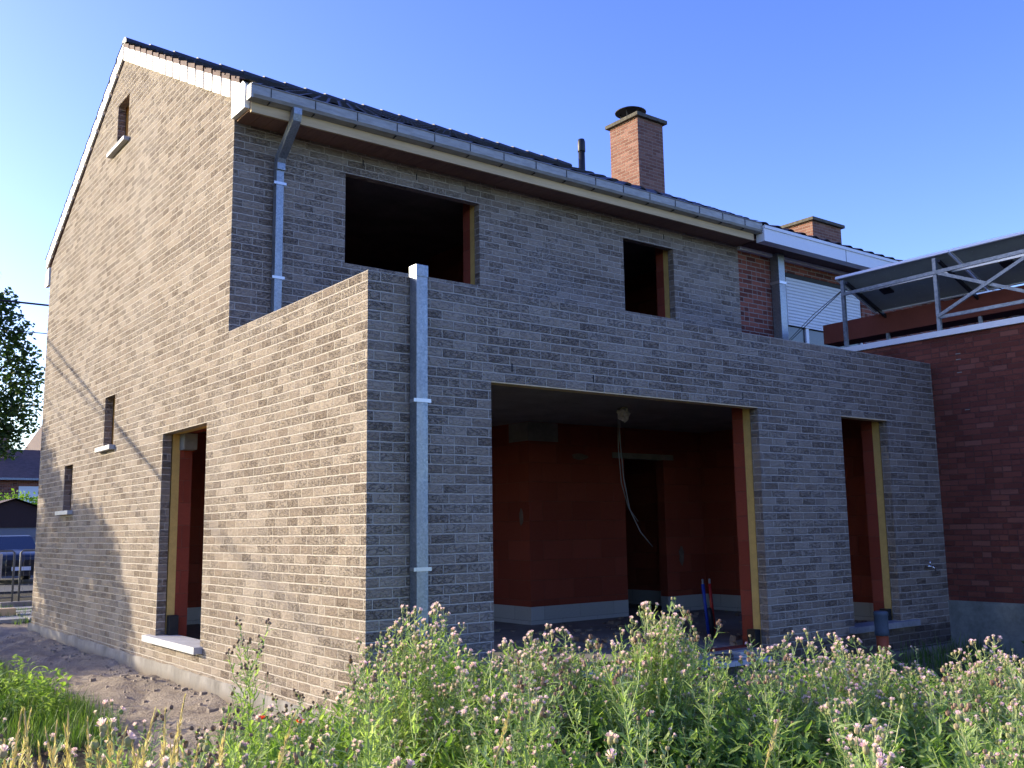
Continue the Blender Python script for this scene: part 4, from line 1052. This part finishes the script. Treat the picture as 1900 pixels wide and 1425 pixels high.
# dry grass plumes in the left foreground
def plume_proto(seed):
    r = random.Random(seed); st = MB(); pl = MB()
    bend = Vector((r.uniform(-.15, .15), r.uniform(-.15, .15), 0))
    pts = [Vector((bend.x*t*t, bend.y*t*t, t)) for t in [i/6 for i in range(7)]]
    st.tube(pts, [.0022]*7, 3, cap=False)
    for k in range(3):
        an = r.uniform(0, 6.28); d = Vector((cos(an)*.16, sin(an)*.16, .5)); s = Vector((-sin(an), cos(an), 0))*.003
        st.add([-s, s, d+s*.7, d-s*.7, d*1.25+Vector((cos(an)*.12, sin(an)*.12, -.02))], [(0, 1, 2, 3), (3, 2, 4)])
    top = pts[-1]; dr_ = (pts[-1]-pts[-2]).normalized()
    for k in range(75):
        t = r.random(); c = top-dr_*(.17*(1-t)); rad = .011*sin(pi*min(1, t+.12))+.002; an = r.uniform(0, 6.28)
        o_ = Vector((cos(an), sin(an), 0)); e = c+o_*rad+dr_*.014; q = dr_.cross(o_)*.0022
        pl.add([c+o_*rad*.3-q, c+o_*rad*.3+q, e], [(0, 1, 2)])
    a, b = st.mesh('stalk'), pl.mesh('plume'); a.materials.append(M['straw']); b.materials.append(M['straw'])
    return [('stalk', a), ('plume', b)]
pp = [plume_proto(k) for k in range(4)]
for k, (px, yt, dd) in enumerate(((245, 1312, 2.9), (258, 1318, 2.95), (232, 1345, 2.8), (10, 1330, 2.6), (328, 1340, 3.0), (318, 1365, 2.9), (265, 1360, 2.7), (285, 1385, 2.7), (340, 1378, 2.9), (150, 1340, 2.9), (215, 1390, 2.6), (700, 1395, 2.4), (300, 1372, 2.7), (370, 1372, 2.8), (175, 1380, 2.6), (60, 1370, 2.7), (120, 1395, 2.5), (820, 1290, 3.6), (1310, 1320, 3.8))+tuple((ru.uniform(-10, 400), ru.uniform(1325, 1400), ru.uniform(2.5, 3.6)) for _ in range(26))):
    x, y = at(px, dd); gz = gh(x, y, False); lo_, hi_ = .3, 1.6
    for _ in range(16):
        mi = (lo_+hi_)/2
        if project((x, y, gz+mi))[1] < yt: hi_ = mi
        else: lo_ = mi
    plant(pp[k % 4], x, y, gz, lo_, k*1.3, (.05*sin(k), .06*cos(k*2)), 'dry straw coloured seed plume {} among the front weeds', 'dry seed stalks', False, 'seed_stalk', 'seed stalk')
# two orange-red poppies
for px, yt, lb in ((492, 1332, 'left orange red poppy below the lone dry thistle'), (562, 1338, 'right orange red poppy near the foot of the house corner')):
    x, y = at(px, 5.0); gz = gh(x, y, False); lo_, hi_ = .1, 1.4
    for _ in range(16):
        mi = (lo_+hi_)/2
        if project((x, y, gz+mi))[1] < yt: hi_ = mi
        else: lo_ = mi
    t = thing('poppy', lb, 'poppy', 'poppies by the side wall', loc=(x, y, gz))
    m = MB(); m.tube([(0, 0, 0), (.02, 0, lo_*.6), (0, 0, lo_)], .003, 4); m.build('stem', M['thistle_stem'], t, fix=False)
    m = MB()
    for k in range(5):
        an = k*1.257; d = Vector((cos(an), sin(an), .75)); leaf(m, Vector((0, 0, lo_-.01)), d, Vector((0, 0, 1)), .034, .022, ru, n=4, curl=.25, lobes=False)
    m.build('petals', M['poppy'], t, fix=False)
rs = random.Random(6); t = thing('shrub', 'low dark leafy shrub at the foot of the neighbour red wall', 'shrub', loc=(7.45, -1.45, -.2))
m = MB(); m.tube([(0, 0, -.05), (.05, 0, .3), (.0, .05, .55)], [.012, .009, .004], 5); m.build('stem', M['bark'], t, fix=False)
m = MB()
for c in ((0, 0, .55), (.15, -.1, .35), (-.12, .12, .3), (.1, .1, .75), (-.05, -.15, .6)): leafcloud(m, c, (.22, .22, .2), 110, .06, rs)
m.build('foliage', M['tree_leaf'], t, fix=False)
rr = random.Random(41); m = MB()
for k in range(260):
    x = rr.uniform(.5, 7.4); y = .36+3.0*rr.random()**1.6
    if 4.2 < x < 6.0 and y > 3.4: continue
    s_ = rr.uniform(.008, .03) if rr.random() < .85 else rr.uniform(.03, .07)
    q = [Vector((rr.uniform(.5, 1)*a*s_*1.6, rr.uniform(.5, 1)*b*s_, (0 if c < 0 else rr.uniform(.5, 1)*s_)))+Vector((x, y, .2)) for a in (-1, 1) for b in (-1, 1) for c in (-1, 1)]
    m.add(q, [(0, 1, 3, 2), (4, 6, 7, 5), (0, 4, 5, 1), (2, 3, 7, 6), (0, 2, 6, 4), (1, 5, 7, 3)])
o = m.build('floor_debris', M['debris']); setp(o, kind='stuff')
# neighbours that look alike are told apart by their order from the left
ORD = 'leftmost second third fourth fifth sixth seventh eighth ninth tenth eleventh twelfth thirteenth fourteenth fifteenth sixteenth seventeenth eighteenth nineteenth'.split()
def ordi(n):
    if n < 19: return ORD[n]
    tens = {2: 'twent', 3: 'thirt', 4: 'fort', 5: 'fift'}[(n+1)//10]
    return tens+'ieth' if (n+1) % 10 == 0 else tens+'y-'+(['first']+ORD[1:])[(n+1) % 10-1]
bpy.context.view_layer.update()
byl = {}
for o in COL.objects:
    if o.parent is None and '{}' in str(o.get('label', '')): byl.setdefault(o['label'], []).append(o)
for lb, os_ in byl.items():
    os_.sort(key=lambda o: project(o.matrix_world @ Vector((0, 0, 1)))[0])
    for i, o in enumerate(os_):
        if len(os_) == 1: q = ''
        elif i == len(os_)-1: q = 'rightmost'
        else: q = ordi(i)+(' from left' if i else '')
        o['label'] = ' '.join(lb.replace('{}', q).split())
# rubble along the wall foot
rr = random.Random(31); m = MB()
for k in range(240):
    if rr.random() < .7: x = -abs(rr.gauss(0, .28))-.02; y = rr.uniform(.2, 10.5)
    else: x = rr.uniform(.4, 7.6); y = -abs(rr.gauss(0, .25))-.06
    s = rr.uniform(.005, .02) if rr.random() < .93 else rr.uniform(.022, .035); z = gh(x, y)+s*.3
    q = [Vector((rr.uniform(.6, 1)*a*s, rr.uniform(.6, 1)*b*s, rr.uniform(.4, .8)*c*s))+Vector((x, y, z)) for a in (-1, 1) for b in (-1, 1) for c in (-1, 1)]
    m.add(q, [(0, 1, 3, 2), (4, 6, 7, 5), (0, 4, 5, 1), (2, 3, 7, 6), (0, 2, 6, 4), (1, 5, 7, 3)])
o = m.build('rubble', M['stones']); setp(o, kind='stuff')
